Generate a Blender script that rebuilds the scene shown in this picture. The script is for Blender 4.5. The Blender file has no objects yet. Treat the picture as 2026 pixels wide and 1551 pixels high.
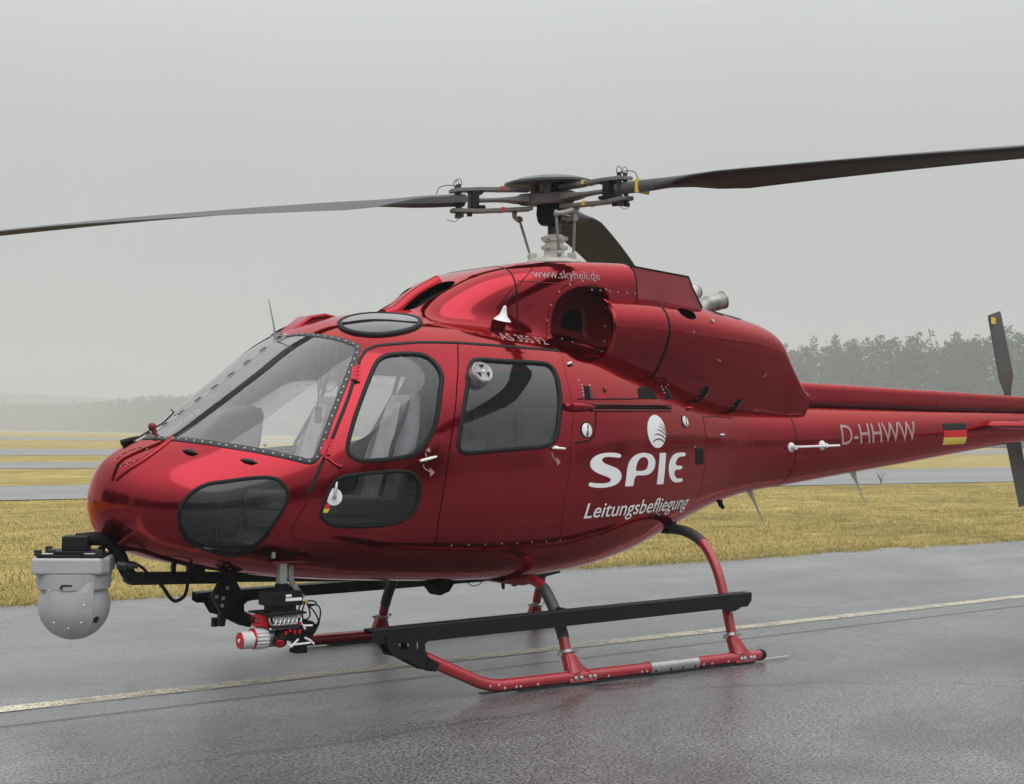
import bpy, bmesh, math, random
import numpy as np
from mathutils import Vector, Matrix
from mathutils.geometry import delaunay_2d_cdt

random.seed(7)
rng = np.random.default_rng(7)
S = bpy.context.scene
COL = S.collection
R = math.radians
PI = math.pi

# ---------------------------------------------------------------- camera
cam = bpy.data.cameras.new('camera')
camo = bpy.data.objects.new('camera', cam)
COL.objects.link(camo)
_yaw, _pit, _rol = 0.655162, 0.030351, 0.013971
_f = Vector((math.sin(_yaw) * math.cos(_pit), math.cos(_yaw) * math.cos(_pit), math.sin(_pit)))
_r = Vector((math.cos(_yaw), -math.sin(_yaw), 0.0))
_u = _r.cross(_f)
_r2 = _r * math.cos(_rol) + _u * math.sin(_rol)
_u2 = _u * math.cos(_rol) - _r * math.sin(_rol)
_m = Matrix.Identity(4)
for _i in range(3):
    _m[_i][0], _m[_i][1], _m[_i][2] = _r2[_i], _u2[_i], -_f[_i]
_m[0][3], _m[1][3], _m[2][3] = -5.976735, -7.343083, 1.403029
camo.matrix_world = _m
cam.sensor_fit = 'HORIZONTAL'
cam.sensor_width = 36.0
cam.lens = 36.0 * 2863.2266 / 2026.0
cam.clip_start = 0.1
cam.clip_end = 9000.0
S.camera = camo

# ---------------------------------------------------------------- sky (overcast), one soft sun
SUN_EL, SUN_AZ = R(58), R(200)
W = bpy.data.worlds.new('World')
S.world = W
W.use_nodes = True
_n, _l = W.node_tree.nodes, W.node_tree.links
_n.clear()
_out = _n.new('ShaderNodeOutputWorld')
_bg = _n.new('ShaderNodeBackground')
_bg.inputs['Strength'].default_value = 0.1
_sky = _n.new('ShaderNodeTexSky')
_sky.sky_type = 'NISHITA'
_sky.sun_disc = False
_sky.sun_elevation = SUN_EL
_sky.sun_rotation = SUN_AZ
_sky.dust_density = 6.0
_hsv = _n.new('ShaderNodeHueSaturation')
_hsv.inputs['Saturation'].default_value = 0.0
_hsv.inputs['Value'].default_value = 0.4
_l.new(_sky.outputs['Color'], _hsv.inputs['Color'])
# cloud layer: luminance rises from the horizon to the zenith as under a closed cloud deck
_tc = _n.new('ShaderNodeTexCoord')
_sep = _n.new('ShaderNodeSeparateXYZ')
_l.new(_tc.outputs['Generated'], _sep.inputs[0])
_mr = _n.new('ShaderNodeMapRange')
_mr.interpolation_type = 'SMOOTHSTEP'
_mr.inputs['From Min'].default_value = 0.14
_mr.inputs['From Max'].default_value = 0.85
_mr.inputs['To Min'].default_value = 5.9
_mr.inputs['To Max'].default_value = 20.0
_l.new(_sep.outputs['Z'], _mr.inputs['Value'])
_nz = _n.new('ShaderNodeTexNoise')
_nz.inputs['Scale'].default_value = 2.2
_nz.inputs['Detail'].default_value = 3.0
_l.new(_tc.outputs['Generated'], _nz.inputs['Vector'])
_nr = _n.new('ShaderNodeMapRange')
_nr.inputs['To Min'].default_value = 0.93
_nr.inputs['To Max'].default_value = 1.07
_l.new(_nz.outputs['Fac'], _nr.inputs['Value'])
_mu = _n.new('ShaderNodeMath')
_mu.operation = 'MULTIPLY'
_l.new(_mr.outputs[0], _mu.inputs[0])
_l.new(_nr.outputs[0], _mu.inputs[1])
_vm = _n.new('ShaderNodeVectorMath')
_vm.operation = 'SCALE'
_vm.inputs[0].default_value = (0.962, 0.984, 1.0)
_l.new(_mu.outputs[0], _vm.inputs['Scale'])
_mix = _n.new('ShaderNodeMix')
_mix.data_type = 'RGBA'
_mix.inputs['Factor'].default_value = 0.9
_l.new(_hsv.outputs['Color'], _mix.inputs['A'])
_l.new(_vm.outputs[0], _mix.inputs['B'])
_l.new(_mix.outputs['Result'], _bg.inputs['Color'])
_l.new(_bg.outputs[0], _out.inputs['Surface'])

sun = bpy.data.lights.new('sun', 'SUN')
sun.energy = 1.5
sun.angle = R(70)
sun.color = (1.0, 0.985, 0.96)
suno = bpy.data.objects.new('sun', sun)
COL.objects.link(suno)
_sd = Vector((math.sin(SUN_AZ) * math.cos(SUN_EL), math.cos(SUN_AZ) * math.cos(SUN_EL), math.sin(SUN_EL)))
suno.rotation_euler = _sd.to_track_quat('Z', 'Y').to_euler()
suno.location = (0, -10, 30)

S.view_settings.view_transform = 'Standard'
S.view_settings.look = 'None'
S.view_settings.gamma = 1.0
S.view_settings.exposure = 0.0
S.view_settings.use_curve_mapping = False
S.render.engine = 'CYCLES'
S.cycles.use_denoising = True
S.cycles.max_bounces = 8
S.cycles.transparent_max_bounces = 16
S.cycles.volume_bounces = 1
S.cycles.glossy_bounces = 5
S.cycles.sample_clamp_indirect = 6.0

# ================================================================ lofted skins
def pchip(xs, ys, q):
    xs = np.asarray(xs, float); ys = np.asarray(ys, float)
    h = np.diff(xs); d = np.diff(ys) / h
    m = np.zeros_like(ys)
    for i in range(1, len(xs) - 1):
        if d[i - 1] * d[i] > 0:
            w1 = 2 * h[i] + h[i - 1]; w2 = h[i] + 2 * h[i - 1]
            m[i] = (w1 + w2) / (w1 / d[i - 1] + w2 / d[i])
    m[0] = d[0]; m[-1] = d[-1]
    q = np.clip(q, xs[0], xs[-1])
    k = np.clip(np.searchsorted(xs, q, side='right') - 1, 0, len(xs) - 2)
    t = (q - xs[k]) / h[k]
    return ((1 + 2 * t) * (1 - t) ** 2 * ys[k] + t * (1 - t) ** 2 * h[k] * m[k]
            + t * t * (3 - 2 * t) * ys[k + 1] + t * t * (t - 1) * h[k] * m[k + 1])


class Loft:
    """Skin of revolution-like sections across x.  Rows: x, zb, zt, w, zm, nl, nu."""
    def __init__(self, rows, taper=0.0, smooth=4, flare=0.0):
        a = np.array(rows, float)
        self.x0, self.x1 = a[0, 0], a[-1, 0]
        self.T = math.sqrt(self.x1 - self.x0)
        t = np.sqrt(np.maximum(a[:, 0] - self.x0, 0))
        self.q = np.linspace(0, self.T, 900)
        self.tab = []
        for c in range(1, 7):
            v = pchip(t, a[:, c], self.q)
            if smooth:
                k = np.exp(-0.5 * (np.arange(-3 * smooth, 3 * smooth + 1) / smooth) ** 2); k /= k.sum()
                n = 3 * smooth
                lo = 2 * v[0] - v[1:n + 1][::-1]; hi = 2 * v[-1] - v[-n - 1:-1][::-1]
                v = np.convolve(np.concatenate([lo, v, hi]), k, 'valid')
            self.tab.append(v)
        self.taper = taper
        self.flare = flare

    def par(self, x):
        t = np.sqrt(np.maximum(np.asarray(x, float) - self.x0, 0))
        return [np.interp(t, self.q, v) for v in self.tab]

    def pos(self, x, phi):
        x = np.asarray(x, float); phi = np.asarray(phi, float)
        zb, zt, w, zm, nl, nu = self.par(x)
        c, s = np.cos(phi), np.sin(phi)
        n = np.where(s > 0, nu, nl); h = np.where(s > 0, zt - zm, zm - zb)
        r = (np.abs(c) ** n + np.abs(s) ** n) ** (-1.0 / n)
        k = np.where(s < 0, 1 - self.taper * np.abs(s * r) ** 1.3, 1.0)
        if self.flare:
            # fillet that runs out onto the roof
            q = w + self.flare
            bz = BODY.par(x)
            z1 = bz[3] + (bz[1] - bz[3]) * (1 - np.clip(q / bz[2], 0, .999) ** bz[5]) ** (1 / bz[5])
            ex = np.clip((-.22 - x) / .35, 0, 1) * np.exp(-np.clip(zm + h * s * r - z1 - .005, 0, 1) / .05)
            k = k * (1 + self.flare / w * ex)
        return np.stack([x + 0 * phi, -w * c * r * k, zm + h * s * r], -1)

    def nrm(self, x, phi):
        e = 2e-3
        x = np.maximum(np.asarray(x, float), self.x0 + 4e-3)
        a = self.pos(np.minimum(x + e, self.x1), phi) - self.pos(x - e, phi)
        b = self.pos(x, np.asarray(phi) + e) - self.pos(x, np.asarray(phi) - e)
        n = np.cross(a, b)
        n /= np.maximum(np.linalg.norm(n, axis=-1, keepdims=True), 1e-12)
        zm = self.par(x)[3]
        p = self.pos(x, phi)
        out = np.stack([0 * p[..., 0], p[..., 1], p[..., 2] - zm], -1)
        sgn = np.where((n * out).sum(-1) < 0, -1.0, 1.0)
        return n * sgn[..., None]

    def F(self, P):
        zb, zt, w, zm, nl, nu = self.par(P[..., 0])
        dz = P[..., 2] - zm
        n = np.where(dz > 0, nu, nl); h = np.where(dz > 0, zt - zm, zm - zb)
        q = np.abs(dz) / np.maximum(h, 1e-6)
        k = np.where(dz < 0, 1 - self.taper * np.minimum(q, 1) ** 1.3, 1.0)
        v = (np.abs(P[..., 1]) / np.maximum(w * k, 1e-6)) ** n + q ** n
        return np.where((P[..., 0] < self.x0) | (P[..., 0] > self.x1), 9.0, v)

    def phi_of(self, P):
        zb, zt, w, zm, nl, nu = self.par(P[..., 0])
        dz = P[..., 2] - zm
        h = np.where(dz > 0, zt - zm, zm - zb)
        q = np.abs(dz) / np.maximum(h, 1e-6)
        k = np.where(dz < 0, 1 - self.taper * np.minimum(q, 1) ** 1.3, 1.0)
        return np.arctan2(dz / h, -P[..., 1] / (w * k))

    def phi_xz(self, x, z):
        """port side"""
        zb, zt, w, zm, nl, nu = self.par(x)
        dz = z - zm
        n = np.where(dz > 0, nu, nl); h = np.where(dz > 0, zt - zm, zm - zb)
        q = np.clip(np.abs(dz) / h, 0, 0.9999)
        return np.arctan2(dz / h, (1 - q ** n) ** (1 / n))

    def t_of(self, x):
        return np.sqrt(np.maximum(np.asarray(x, float) - self.x0, 0))


#            x      zb    zt    w    zm    nl   nu
BODY = Loft([
    (-3.080, 1.030, 1.031, .001, 1.03, 2.0, 2.0),
    (-3.056, .905, 1.145, .160, 1.02, 2.0, 2.0),
    (-2.995, .810, 1.255, .300, 1.01, 2.0, 2.0),
    (-2.900, .760, 1.322, .430, 1.00, 2.05, 2.0),
    (-2.720, .703, 1.418, .585, 1.00, 2.1, 2.0),
    (-2.500, .658, 1.577, .705, 1.02, 2.2, 2.05),
    (-2.250, .617, 1.763, .810, 1.05, 2.3, 2.15),
    (-2.000, .588, 1.947, .880, 1.08, 2.4, 2.3),
    (-1.800, .574, 2.050, .912, 1.10, 2.7, 2.45),
    (-1.500, .557, 2.110, .932, 1.13, 2.85, 2.5),
    (-1.000, .536, 2.130, .940, 1.16, 3.0, 2.5),
    (-.600, .532, 2.120, .920, 1.20, 3.0, 2.4),
    (-.200, .556, 2.090, .860, 1.26, 3.1, 2.3),
    (.200, .620, 2.020, .760, 1.31, 3.1, 2.2),
    (.600, .722, 1.920, .620, 1.34, 3.0, 2.1),
    (1.000, .842, 1.800, .475, 1.35, 2.8, 2.1),
    (1.400, .950, 1.720, .360, 1.35, 2.6, 2.1),
    (1.800, 1.020, 1.690, .300, 1.36, 2.25, 2.1),
    (2.400, 1.088, 1.675, .268, 1.38, 2.2, 2.1),
    (3.500, 1.212, 1.675, .215, 1.43, 2.0, 2.1),
    (5.300, 1.415, 1.685, .140, 1.54, 2.0, 2.1),
    (6.600, 1.520, 1.690, .085, 1.60, 2.0, 2.0)])

COWL = Loft([
    (-1.330, 1.60, 2.105, .320, 2.00, 6.0, 2.6),
    (-1.250, 1.60, 2.140, .365, 2.00, 6.0, 3.0),
    (-1.060, 1.60, 2.278, .425, 2.00, 6.0, 3.8),
    (-.740, 1.60, 2.425, .475, 2.00, 6.0, 4.8),
    (-.360, 1.60, 2.500, .498, 2.00, 6.0, 5.8),
    (.000, 1.60, 2.525, .500, 2.00, 6.0, 6.5),
    (.700, 1.60, 2.545, .490, 2.00, 6.0, 7.0),
    (1.250, 1.60, 2.540, .470, 2.00, 6.0, 7.0)], flare=.16)

NACELLE = Loft([
    (-.060, 1.45, 2.330, .620, 2.08, 2.0, 2.6),
    (.400, 1.45, 2.350, .620, 2.08, 2.2, 2.6),
    (.900, 1.45, 2.335, .570, 2.06, 2.6, 2.5),
    (1.300, 1.45, 2.295, .505, 2.05, 3.0, 2.4),
    (1.600, 1.45, 2.255, .450, 2.03, 3.4, 2.4),
    (1.780, 1.45, 2.198, .408, 2.00, 3.6, 2.4),
    (1.910, 1.45, 2.075, .362, 1.90, 3.8, 2.4),
    (2.060, 1.45, 1.915, .315, 1.78, 4.0, 2.4),
    (2.200, 1.45, 1.785, .270, 1.70, 4.0, 2.4)], taper=.52)

# outlines on the body skin, port side: (x along the fuselage, angle round the section)
DOOR_WINDOW = [(-2.063, 0.313), (-2.011, 0.453), (-1.956, 0.552), (-1.898, 0.642), (-1.828, 0.734), (-1.786, 0.774), (-1.726, 0.790), (-1.647, 0.779), (-1.550, 0.765), (-1.492, 0.741), (-1.455, 0.687), (-1.442, 0.629), (-1.444, 0.592), (-1.469, 0.539), (-1.496, 0.464), (-1.519, 0.391), (-1.552, 0.312), (-1.595, 0.252), (-1.653, 0.202), (-1.708, 0.181), (-1.814, 0.179), (-1.899, 0.187), (-1.980, 0.198), (-2.027, 0.223), (-2.056, 0.264)]
REAR_WINDOW = [(-1.415, 0.206), (-1.394, 0.295), (-1.355, 0.416), (-1.307, 0.534), (-1.249, 0.664), (-1.204, 0.709), (-1.150, 0.715), (-1.037, 0.708), (-0.919, 0.705), (-0.804, 0.707), (-0.683, 0.710), (-0.630, 0.696), (-0.608, 0.641), (-0.620, 0.536), (-0.643, 0.419), (-0.685, 0.291), (-0.710, 0.220), (-0.753, 0.183), (-0.823, 0.170), (-0.935, 0.172), (-1.042, 0.171), (-1.146, 0.170), (-1.248, 0.167), (-1.348, 0.163), (-1.397, 0.176)]
LOWER_WINDOW = [(-2.204, -0.140), (-2.177, 0.025), (-2.147, 0.099), (-2.108, 0.138), (-2.038, 0.135), (-1.966, 0.129), (-1.900, 0.125), (-1.833, 0.119), (-1.772, 0.113), (-1.709, 0.099), (-1.668, 0.066), (-1.650, 0.023), (-1.653, -0.075), (-1.672, -0.201), (-1.717, -0.279), (-1.784, -0.321), (-1.884, -0.333), (-1.989, -0.333), (-2.085, -0.324), (-2.149, -0.287), (-2.188, -0.221)]
FRONT_DOOR = [(-2.333, -0.326), (-2.308, -0.151), (-2.263, 0.057), (-2.210, 0.207), (-2.149, 0.346), (-2.079, 0.482), (-2.000, 0.611), (-1.938, 0.718), (-1.876, 0.816), (-1.824, 0.859), (-1.755, 0.871), (-1.624, 0.850), (-1.430, 0.845), (-1.244, 0.839), (-1.285, 0.750), (-1.365, 0.553), (-1.418, 0.383), (-1.461, 0.220), (-1.493, 0.057), (-1.521, -0.182), (-1.526, -0.366), (-1.510, -0.526), (-1.703, -0.523), (-1.905, -0.517), (-2.093, -0.509), (-2.249, -0.494), (-2.311, -0.447)]
REAR_DOOR = [(-1.510, -0.526), (-1.526, -0.366), (-1.521, -0.182), (-1.493, 0.057), (-1.461, 0.220), (-1.418, 0.383), (-1.365, 0.553), (-1.285, 0.750), (-1.244, 0.839), (-1.091, 0.829), (-0.912, 0.822), (-0.714, 0.826), (-0.478, 0.833), (-0.501, 0.746), (-0.539, 0.593), (-0.554, 0.454), (-0.564, 0.341), (-0.594, 0.200), (-0.615, 0.045), (-0.640, -0.151), (-0.653, -0.360), (-0.632, -0.570), (-0.856, -0.552), (-1.043, -0.539), (-1.286, -0.531)]
WINDSHIELD = [(-2.798, 1.248), (-2.759, 1.109), (-2.706, 0.941), (-2.642, 0.785), (-2.597, 0.684), (-2.548, 0.600), (-2.490, 0.520), (-2.431, 0.446), (-2.375, 0.385), (-2.317, 0.328), (-2.257, 0.273), (-2.221, 0.268), (-2.192, 0.303), (-2.162, 0.383), (-2.129, 0.459), (-2.095, 0.523), (-2.059, 0.585), (-2.022, 0.643), (-1.961, 0.731), (-1.924, 0.782), (-1.877, 0.842), (-1.842, 0.886), (-1.839, 0.922), (-1.873, 1.004), (-1.915, 1.122), (-1.946, 1.244), (-1.969, 1.425)]
CHIN_WINDOW = [(-2.834, -0.184), (-2.834, -0.015), (-2.818, 0.123), (-2.788, 0.225), (-2.750, 0.299), (-2.704, 0.334), (-2.663, 0.326), (-2.622, 0.312), (-2.577, 0.299), (-2.527, 0.285), (-2.488, 0.271), (-2.449, 0.255), (-2.407, 0.225), (-2.377, 0.170), (-2.361, 0.102), (-2.359, 0.054), (-2.371, -0.010), (-2.397, -0.139), (-2.425, -0.286), (-2.447, -0.461), (-2.466, -0.605), (-2.487, -0.709), (-2.522, -0.780), (-2.574, -0.786), (-2.644, -0.740), (-2.715, -0.662), (-2.767, -0.580), (-2.806, -0.435)]

# ================================================================ materials
def mat(name, col, rough=.5, metal=0.0, coat=0.0, coat_rough=.05, spec=.5, var=0.0, vscale=6.0, bump=0.0, bscale=80.0, dirt=0.0, dirt_col=(.12, .1, .085), emit=None):
    m = bpy.data.materials.new(name)
    m.use_nodes = True
    n, l = m.node_tree.nodes, m.node_tree.links
    b = n['Principled BSDF']
    b.inputs['Base Color'].default_value = (*col, 1)
    b.inputs['Roughness'].default_value = rough
    b.inputs['Metallic'].default_value = metal
    b.inputs['Coat Weight'].default_value = coat
    b.inputs['Coat Roughness'].default_value = coat_rough
    if metal > .9: b.inputs['Specular Tint'].default_value = (1, .27, .34, 1)
    b.inputs['Specular IOR Level'].default_value = spec
    tc = n.new('ShaderNodeTexCoord')
    if var:
        nz = n.new('ShaderNodeTexNoise'); nz.inputs['Scale'].default_value = vscale; nz.inputs['Detail'].default_value = 5
        l.new(tc.outputs['Object'], nz.inputs['Vector'])
        mx = n.new('ShaderNodeMix'); mx.data_type = 'RGBA'
        mr = n.new('ShaderNodeMapRange'); mr.inputs['From Min'].default_value = .3; mr.inputs['From Max'].default_value = .7
        l.new(nz.outputs['Fac'], mr.inputs['Value']); l.new(mr.outputs[0], mx.inputs['Factor'])
        mx.inputs['A'].default_value = (*[c * (1 - var) for c in col], 1)
        mx.inputs['B'].default_value = (*[min(1, c * (1 + var)) for c in col], 1)
        last = mx.outputs['Result']
        if dirt:
            nd = n.new('ShaderNodeTexNoise'); nd.inputs['Scale'].default_value = vscale * 2.3; nd.inputs['Detail'].default_value = 8; nd.inputs['Roughness'].default_value = .7
            l.new(tc.outputs['Object'], nd.inputs['Vector'])
            md = n.new('ShaderNodeMapRange'); md.inputs['From Min'].default_value = .52; md.inputs['From Max'].default_value = .8; md.inputs['To Max'].default_value = dirt
            l.new(nd.outputs['Fac'], md.inputs['Value'])
            m2 = n.new('ShaderNodeMix'); m2.data_type = 'RGBA'
            l.new(md.outputs[0], m2.inputs['Factor']); l.new(last, m2.inputs['A']); m2.inputs['B'].default_value = (*dirt_col, 1)
            last = m2.outputs['Result']
        l.new(last, b.inputs['Base Color'])
        mrr = n.new('ShaderNodeMapRange'); mrr.inputs['To Min'].default_value = max(.02, rough - .08); mrr.inputs['To Max'].default_value = min(1, rough + .1)
        l.new(nz.outputs['Fac'], mrr.inputs['Value']); l.new(mrr.outputs[0], b.inputs['Roughness'])
    if bump:
        nb = n.new('ShaderNodeTexNoise'); nb.inputs['Scale'].default_value = bscale; nb.inputs['Detail'].default_value = 4
        l.new(tc.outputs['Object'], nb.inputs['Vector'])
        bp = n.new('ShaderNodeBump'); bp.inputs['Strength'].default_value = bump; bp.inputs['Distance'].default_value = .01
        l.new(nb.outputs['Fac'], bp.inputs['Height']); l.new(bp.outputs[0], b.inputs['Normal'])
    return m


def glass_mat(name, tint, refl=1.0, rough=.02, milk=0.0, milk_col=(.5, .52, .54)):
    m = bpy.data.materials.new(name)
    m.use_nodes = True
    n, l = m.node_tree.nodes, m.node_tree.links
    n.clear()
    out = n.new('ShaderNodeOutputMaterial')
    tr = n.new('ShaderNodeBsdfTransparent'); tr.inputs['Color'].default_value = (*tint, 1)
    gl = n.new('ShaderNodeBsdfGlossy'); gl.inputs['Roughness'].default_value = rough
    fr = n.new('ShaderNodeFresnel'); fr.inputs['IOR'].default_value = 1.5
    mu = n.new('ShaderNodeMath'); mu.operation = 'MULTIPLY_ADD'; mu.inputs[1].default_value = refl * 1.25; mu.inputs[2].default_value = .015; mu.use_clamp = True
    l.new(fr.outputs[0], mu.inputs[0])
    mx = n.new('ShaderNodeMixShader')
    l.new(mu.outputs[0], mx.inputs[0])
    last = tr.outputs[0]
    if milk:   # pale diffuse veil standing in for sky reflected by the acrylic
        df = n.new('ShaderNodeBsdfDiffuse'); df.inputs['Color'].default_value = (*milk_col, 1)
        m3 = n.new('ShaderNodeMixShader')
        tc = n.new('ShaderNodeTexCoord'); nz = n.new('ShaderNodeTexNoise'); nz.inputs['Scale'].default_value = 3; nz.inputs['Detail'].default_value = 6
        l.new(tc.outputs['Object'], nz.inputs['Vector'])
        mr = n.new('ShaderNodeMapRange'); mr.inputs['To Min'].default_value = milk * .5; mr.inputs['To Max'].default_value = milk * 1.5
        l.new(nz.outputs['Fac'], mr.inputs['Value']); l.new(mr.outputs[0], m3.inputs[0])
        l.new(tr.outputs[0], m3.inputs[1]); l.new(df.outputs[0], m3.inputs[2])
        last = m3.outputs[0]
    l.new(last, mx.inputs[1]); l.new(gl.outputs[0], mx.inputs[2])
    l.new(mx.outputs[0], out.inputs['Surface'])
    return m


M = {
    'red': mat('red_metallic_paint', (.255, .0038, .0125), .13, .95, .5, .01, .5, var=.05, vscale=2.0, bump=.035, bscale=4.0),
    'red_tube': mat('red_gear_paint', (.34, .012, .022), .34, .1, .5, .15, var=.14, vscale=9, dirt=.5),
    'red_dark': mat('red_trim_and_shade', (.13, .003, .006), .5, .1),  # darker red for trim, and for shade painted into the intakes
    'red_anod': mat('red_anodised', (.50, .015, .025), .35, .4),
    'black': mat('black_paint', (.007, .007, .0075), .5, spec=.25, var=.25, vscale=12, bump=.05),
    'rubber': mat('black_rubber', (.006, .006, .006), .6, spec=.25),
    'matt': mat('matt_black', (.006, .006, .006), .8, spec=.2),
    'tube_grey': mat('grey_sleeve', (.035, .037, .04), .5, var=.15, vscale=14),
    'dark': mat('dark_metal', (.022, .023, .026), .45, .3, var=.25, vscale=16),
    'steel': mat('steel', (.42, .42, .42), .33, .8, var=.12, vscale=20),
    'rod': mat('grey_rod', (.30, .295, .28), .45, .3, var=.15, vscale=25, dirt=.4),
    'cream': mat('pale_housing', (.50, .49, .45), .5, .1, var=.1, vscale=18, dirt=.5),
    'star': mat('grey_composite', (.15, .148, .142), .55, var=.2, vscale=14, dirt=.5),
    'cap': mat('hub_cap_grey', (.07, .07, .072), .5, var=.15, vscale=8, dirt=.3),
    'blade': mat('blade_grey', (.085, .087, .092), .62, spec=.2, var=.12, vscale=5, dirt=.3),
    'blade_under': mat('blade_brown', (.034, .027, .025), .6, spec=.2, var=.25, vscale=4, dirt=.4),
    'tail_blade': mat('tail_blade_grey', (.10, .096, .092), .5, var=.15, vscale=6, dirt=.5),
    'white': mat('white_decal', (.78, .78, .78), .4, coat=.3),
    'white_faded': mat('faded_white_decal', (.32, .18, .18), .4, coat=.4),
    'yellow': mat('yellow_marking', (.62, .47, .06), .5),
    'flag_red': mat('flag_red', (.5, .01, .02), .4),
    'white_part': mat('white_plastic', (.72, .72, .70), .4, var=.06, vscale=30),
    'tan': mat('tan_antenna', (.72, .70, .60), .55, var=.1, vscale=20),
    'drum': mat('grey_white_plastic', (.50, .50, .49), .5, var=.08, vscale=40),
    'screw': mat('screw_metal', (.40, .385, .38), .35, .6),
    'seat': mat('seat_fabric', (.30, .305, .32), .85, var=.15, vscale=10, bump=.2, bscale=200),
    'seat_mid': mat('seat_centre_fabric', (.55, .51, .52), .85, var=.15, vscale=12),
    'lining': mat('cabin_lining', (.55, .555, .565), .8, var=.08, vscale=4),
    'panel': mat('instrument_panel', (.085, .09, .10), .6, var=.1, vscale=8),
    'ball': mat('grey_gimbal', (.36, .365, .37), .48, .0, .15, .3, var=.05, vscale=6, dirt=.15),
    'ball_dark': mat('grey_gimbal_shade', (.16, .165, .17), .5),
    'rear_metal': mat('heat_shield', (.30, .05, .06), .45, .4, var=.1, vscale=6),
    'soot': mat('exhaust_metal', (.26, .255, .235), .45, .6, var=.5, vscale=12, dirt=.8, dirt_col=(.36, .28, .06)),
    'exhaust_pale': mat('exhaust_outer', (.42, .40, .38), .45, .4, var=.15, vscale=8),
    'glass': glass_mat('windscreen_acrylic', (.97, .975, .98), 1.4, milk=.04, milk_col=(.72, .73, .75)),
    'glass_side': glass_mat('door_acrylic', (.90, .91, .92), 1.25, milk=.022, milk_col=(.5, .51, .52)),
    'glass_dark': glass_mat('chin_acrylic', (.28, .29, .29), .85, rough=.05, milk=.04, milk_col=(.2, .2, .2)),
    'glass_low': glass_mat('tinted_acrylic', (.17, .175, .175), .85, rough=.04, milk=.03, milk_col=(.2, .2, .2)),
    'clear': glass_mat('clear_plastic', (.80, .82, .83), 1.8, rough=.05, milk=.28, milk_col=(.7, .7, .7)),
}

# ================================================================ object helpers
def tag(o, label=None, cat=None, group=None, kind=None):
    if label: o['label'] = label
    if cat: o['category'] = cat
    if group: o['group'] = group
    if kind: o['kind'] = kind
    return o


def empty(name, loc=(0, 0, 0), label=None, cat=None, group=None, parent=None):
    o = bpy.data.objects.new(name, None)
    o.empty_display_size = .2
    COL.objects.link(o)
    o.location = loc
    if parent: o.parent = parent
    return tag(o, label, cat, group)


def link(name, me, m, parent=None):
    for q in (m if isinstance(m, (list, tuple)) else [m]):
        me.materials.append(q)
    o = bpy.data.objects.new(name, me)
    COL.objects.link(o)
    if parent is not None:
        o.parent = parent
        if parent.location.length > 0:
            o.matrix_parent_inverse = Matrix.Translation(-parent.location)
    return o


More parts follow.
